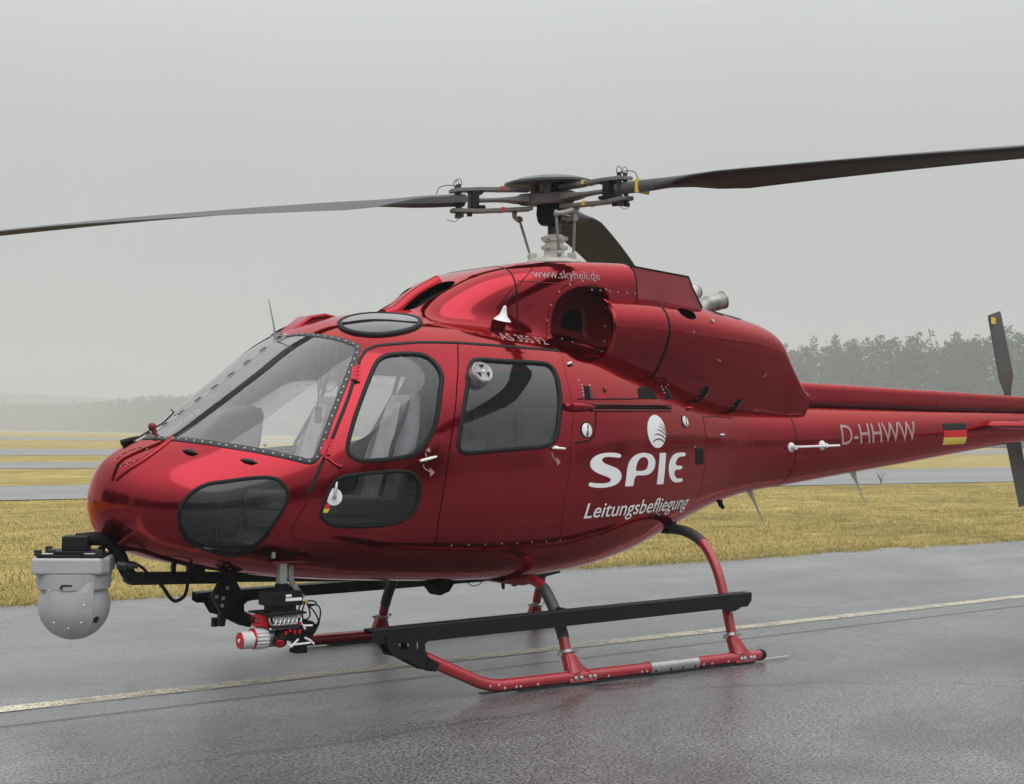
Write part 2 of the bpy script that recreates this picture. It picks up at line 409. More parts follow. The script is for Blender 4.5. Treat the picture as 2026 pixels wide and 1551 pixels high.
class MB:
    """collects shapes in world metres; build() makes them ONE mesh object"""
    def __init__(self):
        self.v, self.f, self.mi = [], [], []
        self.g = []

    def add(self, v, f, mi=0):
        b = len(self.v)
        self.g.append((b, len(self.f), len(v), len(f)))
        self.v += [tuple(float(q) for q in p) for p in v]
        self.f += [tuple(i + b for i in q) for q in f]
        self.mi += [mi] * len(f)
        return self

    def box(self, c, s, M3=None, mi=0):
        c = np.array(c, float); h = np.array(s, float) / 2
        v = [np.array([x, y, z]) * h for x in (-1, 1) for y in (-1, 1) for z in (-1, 1)]
        if M3 is not None: v = [M3 @ p for p in v]
        return self.add([p + c for p in v], [(0, 1, 3, 2), (4, 6, 7, 5), (0, 4, 5, 1), (2, 3, 7, 6), (0, 2, 6, 4), (1, 5, 7, 3)], mi)

    def tube(self, path, rad, seg=12, caps=True, closed=False, mi=0, flat=None):
        P = [np.array(p, float) for p in path]
        n = len(P)
        rad = [rad] * n if np.isscalar(rad) else rad
        up = None; rings = []
        for i in range(n):
            if closed: t = P[(i + 1) % n] - P[i - 1]
            else: t = P[min(i + 1, n - 1)] - P[max(i - 1, 0)]
            t /= np.linalg.norm(t) + 1e-12
            if up is None:
                up = np.array([0, 0, 1.]) if abs(t[2]) < .9 else np.array([1., 0, 0])
            a = np.cross(t, up); a /= np.linalg.norm(a) + 1e-12
            b = np.cross(a, t); up = b
            fl = 1.0 if flat is None else flat
            rings.append([P[i] + rad[i] * (math.cos(w) * a + fl * math.sin(w) * b) for w in np.linspace(0, 2 * PI, seg, endpoint=False)])
        v = [p for r_ in rings for p in r_]; f = []
        for i in range(n if closed else n - 1):
            j = (i + 1) % n
            for k in range(seg):
                k2 = (k + 1) % seg
                f.append((i * seg + k, i * seg + k2, j * seg + k2, j * seg + k))
        if caps and not closed:
            f.append(tuple(range(seg - 1, -1, -1))); f.append(tuple((n - 1) * seg + k for k in range(seg)))
        return self.add(v, f, mi)

    def cyl(self, a, b, r, seg=16, r2=None, mi=0):
        return self.tube([a, b], [r, r if r2 is None else r2], seg, mi=mi)

    def lathe(self, prof, c, axis=(0, 0, 1), seg=32, mi=0):
        """prof: (radius, height) pairs along axis from c"""
        ax = Vector(axis).normalized()
        q = Vector((0, 0, 1)).rotation_difference(ax).to_matrix()
        q = np.array(q); c = np.array(c, float)
        v, f = [], []
        for (r, h) in prof:
            for w in np.linspace(0, 2 * PI, seg, endpoint=False):
                v.append(c + q @ np.array([r * math.cos(w), r * math.sin(w), h]))
        for i in range(len(prof) - 1):
            for k in range(seg):
                k2 = (k + 1) % seg
                f.append((i * seg + k, i * seg + k2, (i + 1) * seg + k2, (i + 1) * seg + k))
        if prof[0][0] > 1e-4: f.append(tuple(range(seg - 1, -1, -1)))
        if prof[-1][0] > 1e-4: f.append(tuple((len(prof) - 1) * seg + k for k in range(seg)))
        return self.add(v, f, mi)

    def prism(self, poly, origin, ex, ey, depth, mi=0):
        """poly in (ex, ey) plane, extruded by vector depth"""
        o = np.array(origin, float); ex = np.array(ex, float); ey = np.array(ey, float); d = np.array(depth, float)
        a = [o + p[0] * ex + p[1] * ey for p in poly]; n = len(a)
        return self.add(a + [p + d for p in a], [tuple(range(n))[::-1], tuple(range(n, 2 * n))] + [(i, (i + 1) % n, n + (i + 1) % n, n + i) for i in range(n)], mi)

    def dome(self, c, nrm, r, h=.6, seg=8, mi=0):
        return self.lathe([(r, 0), (r * .8, r * h * .6), (r * .4, r * h * .92), (.00005, r * h)], c, nrm, seg, mi)

    def ball(self, c, r, seg=24, rings=14, mi=0, z0=-1.0, z1=1.0):
        a0, a1 = math.asin(z0), math.asin(z1)
        prof = [(max(r * math.cos(a), .00005), r * math.sin(a)) for a in np.linspace(a0, a1, rings)]
        return self.lathe(prof, c, (0, 0, 1), seg, mi)

    def split(self):
        """shapes that do not touch one another become builders of their own"""
        n = len(self.g); root = list(range(n))
        bb = []
        for (b, fb, nv, nf) in self.g:
            P = np.array(self.v[b:b + nv]); bb.append((P.min(0) - .0015, P.max(0) + .0015))
        def find(i):
            while root[i] != i: i = root[i]
            return i
        for i in range(n):
            for j in range(i):
                if (bb[i][0] <= bb[j][1]).all() and (bb[j][0] <= bb[i][1]).all(): root[find(i)] = find(j)
        out = {}
        for i, (b, fb, nv, nf) in enumerate(self.g):
            q = out.setdefault(find(i), MB())
            d = len(q.v) - b
            q.g.append((len(q.v), len(q.f), nv, nf))
            q.v += self.v[b:b + nv]; q.f += [tuple(k + d for k in f) for f in self.f[fb:fb + nf]]; q.mi += self.mi[fb:fb + nf]
        return list(out.values())

    def build(self, name, m, parent=None, smooth=True, angle=35, bevel=0.0, bseg=2, one=False):
        if not one and len(self.g) > 1:
            qs = self.split()
            if len(qs) > 1:
                return [q.build(name, m, parent, smooth, angle, bevel, bseg, True) for q in qs][0]
        me = bpy.data.meshes.new(name)
        me.from_pydata(self.v, [], self.f)
        me.polygons.foreach_set('material_index', self.mi)
        bm = bmesh.new(); bm.from_mesh(me)
        bmesh.ops.recalc_face_normals(bm, faces=bm.faces[:])
        bm.to_mesh(me); bm.free()
        if smooth:
            me.shade_smooth()
            me.set_sharp_from_angle(angle=R(angle))
        o = link(name, me, m, parent)
        if bevel:
            b = o.modifiers.new('bevel', 'BEVEL'); b.width = bevel; b.segments = bseg; b.limit_method = 'ANGLE'; b.angle_limit = R(40)
            b.harden_normals = False
        return o


def smooth_closed(poly, it=2):
    P = np.array(poly, float)
    for _ in range(it):
        Q = np.roll(P, -1, 0)
        P = np.stack([.75 * P + .25 * Q, .25 * P + .75 * Q], 1).reshape(-1, 2)
    return P


def mirror_poly(poly):
    P = np.array(poly, float).copy(); P[:, 1] = PI - P[:, 1]
    return P[::-1]


def resample(poly, L, step, closed=True):
    P = np.array(poly, float)
    if closed: P = np.vstack([P, P[:1]])
    X = L.pos(P[:, 0], P[:, 1])
    s = np.concatenate([[0], np.cumsum(np.linalg.norm(np.diff(X, axis=0), axis=1))])
    n = max(4, int(round(s[-1] / step)))
    q = np.linspace(0, s[-1], n + 1)
    out = np.stack([np.interp(q, s, P[:, 0]), np.interp(q, s, P[:, 1])], -1)
    return out[:-1] if closed else out


def in_poly(pts, poly):
    x, y = pts[:, 0], pts[:, 1]
    ins = np.zeros(len(pts), bool)
    n = len(poly); j = n - 1
    for i in range(n):
        xi, yi = poly[i]; xj, yj = poly[j]
        c = ((yi > y) != (yj > y))
        if c.any():
            xx = (xj - xi) * (y - yi) / (yj - yi + 1e-15) + xi
            ins ^= c & (x < xx)
        j = i
    return ins


def skin(L, name, m, parent, xr=None, pr=(-PI / 2, 1.5 * PI), outline=None, holes=(), dx=.05, dphi=.05, off=0.0, skirt=.012, skirt_outer=True, snap=.022):
    """a piece of skin of loft L: either the range xr x pr or the inside of an outline, with holes cut out;
    vertices lie on the loft and carry its exact normals; cut edges turn inwards by `skirt`"""
    k = 1.0
    def uv(P):
        P = np.asarray(P, float)
        return np.stack([L.t_of(P[:, 0]) * k, P[:, 1] * .55], -1)
    segs = []
    loops = []
    if outline is not None:
        loops.append(('o', resample(outline, L, snap)))
        xr = (loops[0][1][:, 0].min() - .01, loops[0][1][:, 0].max() + .01)
        pr = (loops[0][1][:, 1].min() - .02, loops[0][1][:, 1].max() + .02)
    for h in holes:
        loops.append(('h', resample(h, L, snap)))
    t0, t1 = L.t_of(xr[0]), L.t_of(xr[1])
    # spacing even in arc length: walk x along the side profile
    xs = [xr[0]]
    while xs[-1] < xr[1] - 1e-6:
        d = xs[-1] - L.x0
        xs.append(min(xr[1], xs[-1] + min(dx, max(.004, .35 * d + .002))))
    xs = np.array(xs)
    nphi = max(2, int(round((pr[1] - pr[0]) / dphi)))
    ph = np.linspace(pr[0], pr[1], nphi + 1)
    gx, gp = np.meshgrid(xs, ph, indexing='ij')
    G = np.stack([gx.ravel(), gp.ravel()], -1)
    inner = np.ones(len(G), bool)
    UV = uv(G)
    XG = L.pos(G[:, 0], G[:, 1])
    for kind, lp in loops:
        Xl = L.pos(lp[:, 0], lp[:, 1])
        bb = (XG[:, 0] > Xl[:, 0].min() - .1) & (XG[:, 0] < Xl[:, 0].max() + .1)
        idx = np.where(bb)[0]
        if len(idx):
            d = np.linalg.norm(XG[idx, None, :] - Xl[None], axis=2).min(1)
            inner[idx[d < snap * .6]] = False
        ins = in_poly(UV, uv(lp))
        inner &= ~ins if kind == 'h' else ins
    G = G[inner]
    pts = [G]; edges = []; base = len(G)
    for kind, lp in loops:
        n = len(lp)
        edges += [(base + i, base + (i + 1) % n) for i in range(n)]
        pts.append(lp); base += n
    P = np.vstack(pts)
    U = uv(P)
    r = delaunay_2d_cdt([Vector(q) for q in U], edges, [], 0, 1e-7)
    ov = np.array([list(q) for q in r[0]]); tri = np.array([t for t in r[2] if len(t) == 3])
    orig = np.array([o[0] if len(o) else -1 for o in r[3]])
    Q = np.empty((len(ov), 2))
    ok = orig >= 0
    Q[ok] = P[orig[ok]]
    if (~ok).any():
        Q[~ok, 0] = L.x0 + (ov[~ok, 0] / k) ** 2; Q[~ok, 1] = ov[~ok, 1] / .55
    cen = ov[tri].mean(1)
    keep = np.ones(len(tri), bool)
    for kind, lp in loops:
        ins = in_poly(cen, uv(lp))
        keep &= ~ins if kind == 'h' else ins
    a = ov[tri]
    area = np.abs((a[:, 1, 0] - a[:, 0, 0]) * (a[:, 2, 1] - a[:, 0, 1]) - (a[:, 2, 0] - a[:, 0, 0]) * (a[:, 1, 1] - a[:, 0, 1]))
    keep &= area > 1e-9
    tri = tri[keep]
    X = L.pos(Q[:, 0], Q[:, 1]); N = L.nrm(Q[:, 0], Q[:, 1])
    X = X + N * off
    fn = np.cross(X[tri[:, 1]] - X[tri[:, 0]], X[tri[:, 2]] - X[tri[:, 0]])
    flip = (fn * N[tri].mean(1)).sum(-1) < 0
    tri[flip] = tri[flip][:, ::-1]
    V = [tuple(p) for p in X]; NN = [tuple(p) for p in N]; F = [tuple(int(i) for i in t) for t in tri]
    if skirt:
        for kind, lp in loops:
            if kind == 'o' and not skirt_outer: continue
            A = L.pos(lp[:, 0], lp[:, 1]) + L.nrm(lp[:, 0], lp[:, 1]) * off
            NB = L.nrm(lp[:, 0], lp[:, 1])
            B = A - NB * skirt
            n = len(lp); b = len(V)
            T = np.roll(A, -1, 0) - np.roll(A, 1, 0)
            sn = np.cross(T, NB); sn /= np.linalg.norm(sn, axis=1, keepdims=True)
            V += [tuple(p) for p in A] + [tuple(p) for p in B]
            NN += [tuple(p) for p in sn] * 2
            F += [(b + i, b + (i + 1) % n, b + n + (i + 1) % n, b + n + i) for i in range(n)]
    used = sorted({i for f in F for i in f}); mp = {u: i for i, u in enumerate(used)}
    me = bpy.data.meshes.new(name)
    me.from_pydata([V[u] for u in used], [], [tuple(mp[i] for i in f) for f in F])
    me.shade_smooth()
    me.normals_split_custom_set_from_vertices([NN[u] for u in used])
    return link(name, me, m, parent)


def bead(L, poly, name, m, parent, w=(-.012, .012), h=.008, closed=True, step=.02, sink=.004, mb=None):
    """a raised strip (rubber seal, frame, seam) along a line on the skin"""
    q = resample(poly, L, step, closed)
    A = L.pos(q[:, 0], q[:, 1]); N = L.nrm(q[:, 0], q[:, 1])
    if closed: T = np.roll(A, -1, 0) - np.roll(A, 1, 0)
    else:
        T = np.gradient(A, axis=0)
    T /= np.linalg.norm(T, axis=1, keepdims=True)
    B = np.cross(N, T); B /= np.linalg.norm(B, axis=1, keepdims=True)
    wd = w[1] - w[0]
    prof = [(w[0], -sink), (w[0] + wd * .08, h * .7), (w[0] + wd * .25, h), (w[1] - wd * .25, h), (w[1] - wd * .08, h * .7), (w[1], -sink)]
    n = len(q); k = len(prof); v = []; f = []
    for i in range(n):
        for (a, b) in prof: v.append(A[i] + B[i] * a + N[i] * b)
    for i in range(n if closed else n - 1):
        j = (i + 1) % n
        for c in range(k - 1):
            f.append((i * k + c, i * k + c + 1, j * k + c + 1, j * k + c))
    if not closed:
        f.append(tuple(range(k))); f.append(tuple((n - 1) * k + c for c in range(k)))
    mb2 = mb or MB()
    mb2.add(v, f)
    if mb is None:
        return mb2.build(name, m, parent, angle=50)


def xz(L, pts, side=-1):
    P = np.array(pts, float)
    ph = L.phi_xz(P[:, 0], P[:, 1])
    if side > 0: ph = PI - ph
    return np.stack([P[:, 0], ph], -1)


def screws(L, poly, mb, n, r=.006, closed=False, off=0.0, h=.6):
    q = resample(poly, L, .01, closed)
    idx = np.linspace(0, len(q) - 1, n).round().astype(int) if not closed else np.linspace(0, len(q), n, endpoint=False).astype(int)
    for i in idx:
        p = L.pos(q[i, 0], q[i, 1]); nn = L.nrm(q[i, 0], q[i, 1])
        mb.dome(p + nn * off, nn, r, h, 6)


def text_tris(body, size=1.0, shear=0.0, bold=0.0):
    c = bpy.data.curves.new('letters', 'FONT')
    c.body = body; c.size = size; c.shear = shear; c.resolution_u = 3; c.offset = bold; c.fill_mode = 'BOTH'
    o = bpy.data.objects.new('letters', c)
    COL.objects.link(o)
    dg = bpy.context.evaluated_depsgraph_get()
    me = bpy.data.meshes.new_from_object(o.evaluated_get(dg))
    bpy.data.objects.remove(o); bpy.data.curves.remove(c)
    return me


def on_skin(L, me, name, m, parent, fmap, side=-1, off=.0025, maxlen=.03):
    """lay a flat mesh onto the skin; fmap turns (u, v) into (x, z)"""
    bm = bmesh.new(); bm.from_mesh(me)
    bmesh.ops.triangulate(bm, faces=bm.faces[:])
    for v in bm.verts:
        a, b = fmap(v.co.x, v.co.y); v.co = (a, b, 0)
    for _ in range(6):
        lo = [e for e in bm.edges if e.calc_length() > maxlen]
        if not lo: break
        bmesh.ops.subdivide_edges(bm, edges=lo, cuts=1)
        bmesh.ops.triangulate(bm, faces=bm.faces[:])
    P = np.array([(v.co.x, v.co.y) for v in bm.verts])
    Q = xz(L, P, side)
    X = L.pos(Q[:, 0], Q[:, 1]); N = L.nrm(Q[:, 0], Q[:, 1]); X += N * off
    for v, p in zip(bm.verts, X): v.co = p
    bm.verts.index_update()
    for f in bm.faces:
        i = f.verts[0].index
        f.normal_update()
        if f.normal.dot(Vector(N[i])) < 0: f.normal_flip()
    out = bpy.data.meshes.new(name)
    bm.to_mesh(out); bm.free()
    out.shade_smooth()
    out.normals_split_custom_set_from_vertices([tuple(p) for p in N])
    bpy.data.meshes.remove(me)
    return link(name, out, m, parent)


def flat_poly(polys, holes=()):
    """2-D polygons (with holes) -> flat mesh"""
    pts, ed = [], []
    for lp in list(polys) + list(holes):
        b = len(pts); n = len(lp)
        pts += [Vector((float(p[0]), float(p[1]))) for p in lp]
        ed += [(b + i, b + (i + 1) % n) for i in range(n)]
    r = delaunay_2d_cdt(pts, ed, [], 0, 1e-7)
    ov = np.array([list(q) for q in r[0]]); tri = np.array([t for t in r[2] if len(t) == 3])
    cen = ov[tri].mean(1)
    keep = np.zeros(len(tri), bool)
    for lp in polys: keep |= in_poly(cen, np.array(lp, float))
    for lp in holes: keep &= ~in_poly(cen, np.array(lp, float))
    me = bpy.data.meshes.new('flat')
    me.from_pydata([(p[0], p[1], 0) for p in ov], [], [tuple(int(i) for i in t) for t in tri[keep]])
    return me


def arc(c, r, a0, a1, n, ex, ey):
    c = np.array(c, float); ex = np.array(ex, float); ey = np.array(ey, float)
    return [c + r * (math.cos(a) * ex + math.sin(a) * ey) for a in np.linspace(R(a0), R(a1), n)]


def curve(pts, n=40):
    """Catmull-Rom through the points"""
    P = [np.array(p, float) for p in pts]
    P = [2 * P[0] - P[1]] + P + [2 * P[-1] - P[-2]]
    out = []
    m = len(P) - 3
    for i in range(m):
        for t in np.linspace(0, 1, max(2, n // m), endpoint=False):
            a, b, c, d = P[i:i + 4]
            out.append(.5 * (2 * b + (c - a) * t + (2 * a - 5 * b + 4 * c - d) * t * t + (3 * b - a - 3 * c + d) * t ** 3))
    out.append(P[-2])
    return out

# ================================================================ the setting
def sheet(name, poly, z, m, kind='structure', sub=0):
    me = bpy.data.meshes.new(name)
    me.from_pydata([(p[0], p[1], z) for p in poly], [], [tuple(range(len(poly)))])
    o = link(name, me, m)
    return tag(o, kind=kind)


def ground_mat(name, kind):
    m = bpy.data.materials.new(name); m.use_nodes = True
    n, l = m.node_tree.nodes, m.node_tree.links
    b = n['Principled BSDF']
    tc = n.new('ShaderNodeTexCoord')
    def noise(scale, detail=6, rough=.6, dist=0, vec=None):
        q = n.new('ShaderNodeTexNoise'); q.inputs['Scale'].default_value = scale; q.inputs['Detail'].default_value = detail
        q.inputs['Roughness'].default_value = rough; q.inputs['Distortion'].default_value = dist
        l.new(vec or tc.outputs['Object'], q.inputs['Vector']); return q.outputs['Fac']
    def ramp(fac, a, c0, bb, c1):
        q = n.new('ShaderNodeValToRGB'); e = q.color_ramp.elements
        e[0].position = a; e[0].color = (*c0, 1); e[1].position = bb; e[1].color = (*c1, 1)
        l.new(fac, q.inputs[0]); return q.outputs[0]
    def mix(fac, a, c, mode='MIX'):
        q = n.new('ShaderNodeMix'); q.data_type = 'RGBA'; q.blend_type = mode
        if isinstance(fac, float): q.inputs['Factor'].default_value = fac
        else: l.new(fac, q.inputs['Factor'])
        l.new(a, q.inputs['A'])
        l.new(c, q.inputs['B']); return q.outputs['Result']
    def rng_(fac, a, bb, c, d):
        q = n.new('ShaderNodeMapRange'); q.inputs['From Min'].default_value = a; q.inputs['From Max'].default_value = bb
        q.inputs['To Min'].default_value = c; q.inputs['To Max'].default_value = d
        l.new(fac, q.inputs['Value']); return q.outputs[0]
    if kind == 'asphalt':
        mp = n.new('ShaderNodeMapping'); mp.inputs['Scale'].default_value = (.35, 1.6, 1); mp.inputs['Rotation'].default_value = (0, 0, R(3))
        l.new(tc.outputs['Object'], mp.inputs['Vector'])
        big = noise(.55, 5, .55, .6, mp.outputs[0])
        fine = noise(62, 3, .75)
        mid = noise(9, 6, .7)
        c = ramp(fine, .42, (.015, .016, .017), .58, (.25, .254, .262))
        c2 = ramp(big, .35, (.72, .72, .73), .68, (1.15, 1.15, 1.14))
        c = mix(1.0, c, c2, 'MULTIPLY')
        c3 = ramp(mid, .35, (.8, .8, .8), .65, (1.1, 1.1, 1.1))
        c = mix(1.0, c, c3, 'MULTIPLY')
        # stones of the aggregate, pale chips and dark pits
        vo = n.new('ShaderNodeTexVoronoi'); vo.inputs['Scale'].default_value = 55
        l.new(tc.outputs['Object'], vo.inputs['Vector'])
        chip = ramp(vo.outputs['Color'], .78, (0, 0, 0), .95, (.14, .14, .135))
        c = mix(.42, c, chip, 'ADD')
        l.new(c, b.inputs['Base Color'])
        # old hairline cracks and darker sealed joints
        mp2 = n.new('ShaderNodeMapping'); mp2.inputs['Scale'].default_value = (.16, .34, 1); mp2.inputs['Rotation'].default_value = (0, 0, R(11))
        l.new(tc.outputs['Object'], mp2.inputs['Vector'])
        dn = n.new('ShaderNodeTexNoise'); dn.inputs['Scale'].default_value = 1.6; dn.inputs['Detail'].default_value = 6
        l.new(mp2.outputs[0], dn.inputs['Vector'])
        av = n.new('ShaderNodeVectorMath'); av.operation = 'MULTIPLY_ADD'; av.inputs[1].default_value = (.5, .5, .5)
        l.new(dn.outputs['Color'], av.inputs[0]); l.new(mp2.outputs[0], av.inputs[2])
        v2 = n.new('ShaderNodeTexVoronoi'); v2.feature = 'DISTANCE_TO_EDGE'; v2.inputs['Scale'].default_value = 1.0
        l.new(av.outputs[0], v2.inputs['Vector'])
        c = mix(rng_(v2.outputs['Distance'], .002, .007, .45, 0), c, ramp(fine, 0, (.006, .006, .006), 1, (.01, .01, .01)))
        stain = noise(.42, 7, .62, 1.2)
        c = mix(1.0, c, ramp(stain, .40, (.62, .62, .62), .55, (1.0, 1.0, 1.0)), 'MULTIPLY')
        l.new(c, b.inputs['Base Color'])
        wet = noise(.8, 5, .6, .4, mp.outputs[0])
        l.new(rng_(wet, .35, .68, .24, .44), b.inputs['Roughness'])
        b.inputs['Specular IOR Level'].default_value = .7
        b.inputs['Coat Weight'].default_value = .4; b.inputs['Coat Roughness'].default_value = .3
        bp = n.new('ShaderNodeBump'); bp.inputs['Strength'].default_value = .8; bp.inputs['Distance'].default_value = .006
        l.new(fine, bp.inputs['Height']); l.new(bp.outputs[0], b.inputs['Normal'])
    elif kind == 'taxiway':
        mp = n.new('ShaderNodeMapping'); mp.inputs['Scale'].default_value = (.08, .6, 1)
        l.new(tc.outputs['Object'], mp.inputs['Vector'])
        big = noise(.6, 5, .6, .3, mp.outputs[0])
        l.new(ramp(big, .3, (.10, .10, .102), .7, (.17, .17, .172)), b.inputs['Base Color'])
        b.inputs['Roughness'].default_value = .38
    elif kind == 'grass':
        mp = n.new('ShaderNodeMapping'); mp.inputs['Scale'].default_value = (.5, 1.0, 1)
        l.new(tc.outputs['Object'], mp.inputs['Vector'])
        big = noise(.16, 6, .6, .5, mp.outputs[0]); mid = noise(1.3, 6, .7, .3, mp.outputs[0]); fine = noise(14, 5, .75)
        c = ramp(big, .32, (.28, .225, .08), .68, (.48, .38, .155))
        c2 = ramp(mid, .32, (.45, .48, .42), .62, (1.15, 1.12, 1.08))
        c = mix(1.0, c, c2, 'MULTIPLY')
        c3 = ramp(fine, .3, (.55, .55, .5), .7, (1.25, 1.22, 1.15))
        c = mix(1.0, c, c3, 'MULTIPLY')
        l.new(c, b.inputs['Base Color'])
        b.inputs['Roughness'].default_value = .95; b.inputs['Specular IOR Level'].default_value = .1
        bp = n.new('ShaderNodeBump'); bp.inputs['Strength'].default_value = .8; bp.inputs['Distance'].default_value = .05
        l.new(fine, bp.inputs['Height']); l.new(bp.outputs[0], b.inputs['Normal'])
    elif kind == 'blades':
        at = n.new('ShaderNodeAttribute'); at.attribute_name = 'tint'
        q = n.new('ShaderNodeValToRGB'); e = q.color_ramp.elements
        e[0].position = 0; e[0].color = (.17, .165, .06, 1); e[1].position = 1; e[1].color = (.64, .53, .27, 1)
        k = q.color_ramp.elements.new(.55); k.color = (.44, .355, .13, 1)
        l.new(at.outputs['Fac'], q.inputs[0])
        l.new(q.outputs[0], b.inputs['Base Color'])
        b.inputs['Roughness'].default_value = .75; b.inputs['Specular IOR Level'].default_value = .2
    elif kind == 'line':
        fine = noise(60, 4, .7); mid = noise(5, 6, .75, .4)
        c = ramp(fine, .36, (.16, .15, .12), .52, (.66, .61, .44))
        l.new(c, b.inputs['Base Color'])
        b.inputs['Roughness'].default_value = .5
        # worn paint: bare asphalt shows through
        tr = n.new('ShaderNodeBsdfTransparent'); mx = n.new('ShaderNodeMixShader')
        ad = n.new('ShaderNodeMath'); ad.operation = 'ADD'
        l.new(rng_(fine, .34, .54, -.3, .55), ad.inputs[0]); l.new(rng_(mid, .38, .55, 0, .55), ad.inputs[1]); ad.use_clamp = True
        l.new(ad.outputs[0], mx.inputs[0]); l.new(tr.outputs[0], mx.inputs[1]); l.new(b.outputs[0], mx.inputs[2])
        l.new(mx.outputs[0], n['Material Output'].inputs['Surface'])
    elif kind == 'wood':
        at = n.new('ShaderNodeAttribute'); at.attribute_name = 'tint'
        q = n.new('ShaderNodeValToRGB'); e = q.color_ramp.elements
        e[0].position = 0; e[0].color = (.008, .022, .016, 1); e[1].position = 1; e[1].color = (.038, .075, .05, 1)
        l.new(at.outputs['Fac'], q.inputs[0]); l.new(q.outputs[0], b.inputs['Base Color'])
        b.inputs['Roughness'].default_value = .9; b.inputs['Specular IOR Level'].default_value = .1
    elif kind == 'hill':
        c = ramp(noise(.02, 6, .7), .3, (.03, .04, .028), .7, (.06, .07, .045))
        l.new(c, b.inputs['Base Color']); b.inputs['Roughness'].default_value = 1
    return m


G = {k: ground_mat('ground_' + k, k) for k in ('asphalt', 'taxiway', 'grass', 'blades', 'line', 'wood', 'hill')}
B = 2400
sheet('grass_field', [(-B, -B), (B, -B), (B, B), (-B, B)], -.016, G['grass'])
ed = lambda x: 4.20 + .0465 * (x + 2.2)
# the apron edge is a little ragged where the turf creeps over it
_x = np.arange(-60, 160.01, .35)
_jit = np.convolve(rng.normal(0, .09, len(_x) + 4), np.ones(5) / 5, 'valid')
edge = [(x, ed(x) + j) for x, j in zip(_x, _jit)]
sheet('apron_ground', [(-260, -55), (-60, -130), (260, -130), (260, ed(160))] + edge[::-1] + [(-260, ed(-60))], 0.0, G['asphalt'])
yl = lambda x: -.04 + .0393 * (x + 3.56)
sheet('road_marking', [(-40, yl(-40) - .07), (120, yl(120) - .07), (120, yl(120) + .07), (-40, yl(-40) + .07)], .004, G['line'])
sheet('taxiway_road', [(-60, 18.0), (3.4, 21.35), (40, 23.3), (140, 28.6), (140, 57), (68, 41.8), (5.7, 28.3), (-60, 25)], .002, G['taxiway'])
sheet('taxiway_road', [(-100, 36), (10.9, 44), (50, 50), (68, 60), (30, 58), (13.9, 53.5), (-100, 46)], .002, G['taxiway'])
sheet('taxiway_road', [(-100, 62), (18, 70), (60, 77), (300, 130), (300, 175), (60, 101), (24, 95), (-100, 84)], .002, G['taxiway'])
sheet('taxiway_road', [(-300, 160), (60, 184), (160, 205), (400, 280), (400, 335), (160, 250), (75, 246), (-300, 210)], .002, G['taxiway'])
G['mark'] = mat('worn_white_line', (.5, .5, .49), .6)
G['seam'] = mat('joint_bitumen', (.012, .012, .012), .35)
sheet('paving_joint', [(-40, yl(-40) - .42), (120, yl(120) - .42), (120, yl(120) - .406), (-40, yl(-40) - .406)], .004, G['seam'])
sheet('road_marking', [(8, 25.9), (140, 37.6), (140, 37.9), (8, 26.1)], .006, G['mark'])


def tri_mesh(name, V, F, tint, m):
    me = bpy.data.meshes.new(name)
    V = np.asarray(V, np.float32); F = np.asarray(F, np.int32)
    me.vertices.add(len(V)); me.vertices.foreach_set('co', V.ravel())
    me.loops.add(F.size); me.loops.foreach_set('vertex_index', F.ravel())
    me.polygons.add(len(F)); me.polygons.foreach_set('loop_start', np.arange(0, F.size, F.shape[1], dtype=np.int32))
    at = me.attributes.new('tint', 'FLOAT', 'POINT'); at.data.foreach_set('value', np.asarray(tint, np.float32))
    me.update(calc_edges=True)
    me.materials.append(m)
    o = bpy.data.objects.new(name, me); COL.objects.link(o)
    return o


def patch_noise(x, y, s, seed=0):
    r = np.random.default_rng(seed)
    v = np.zeros_like(x)
    for k in range(7):
        a = r.uniform(0, 2 * PI); f = s * r.uniform(.5, 2.2)
        v += np.sin((x * math.cos(a) + y * math.sin(a)) * f + r.uniform(0, 6))
    return v / 7


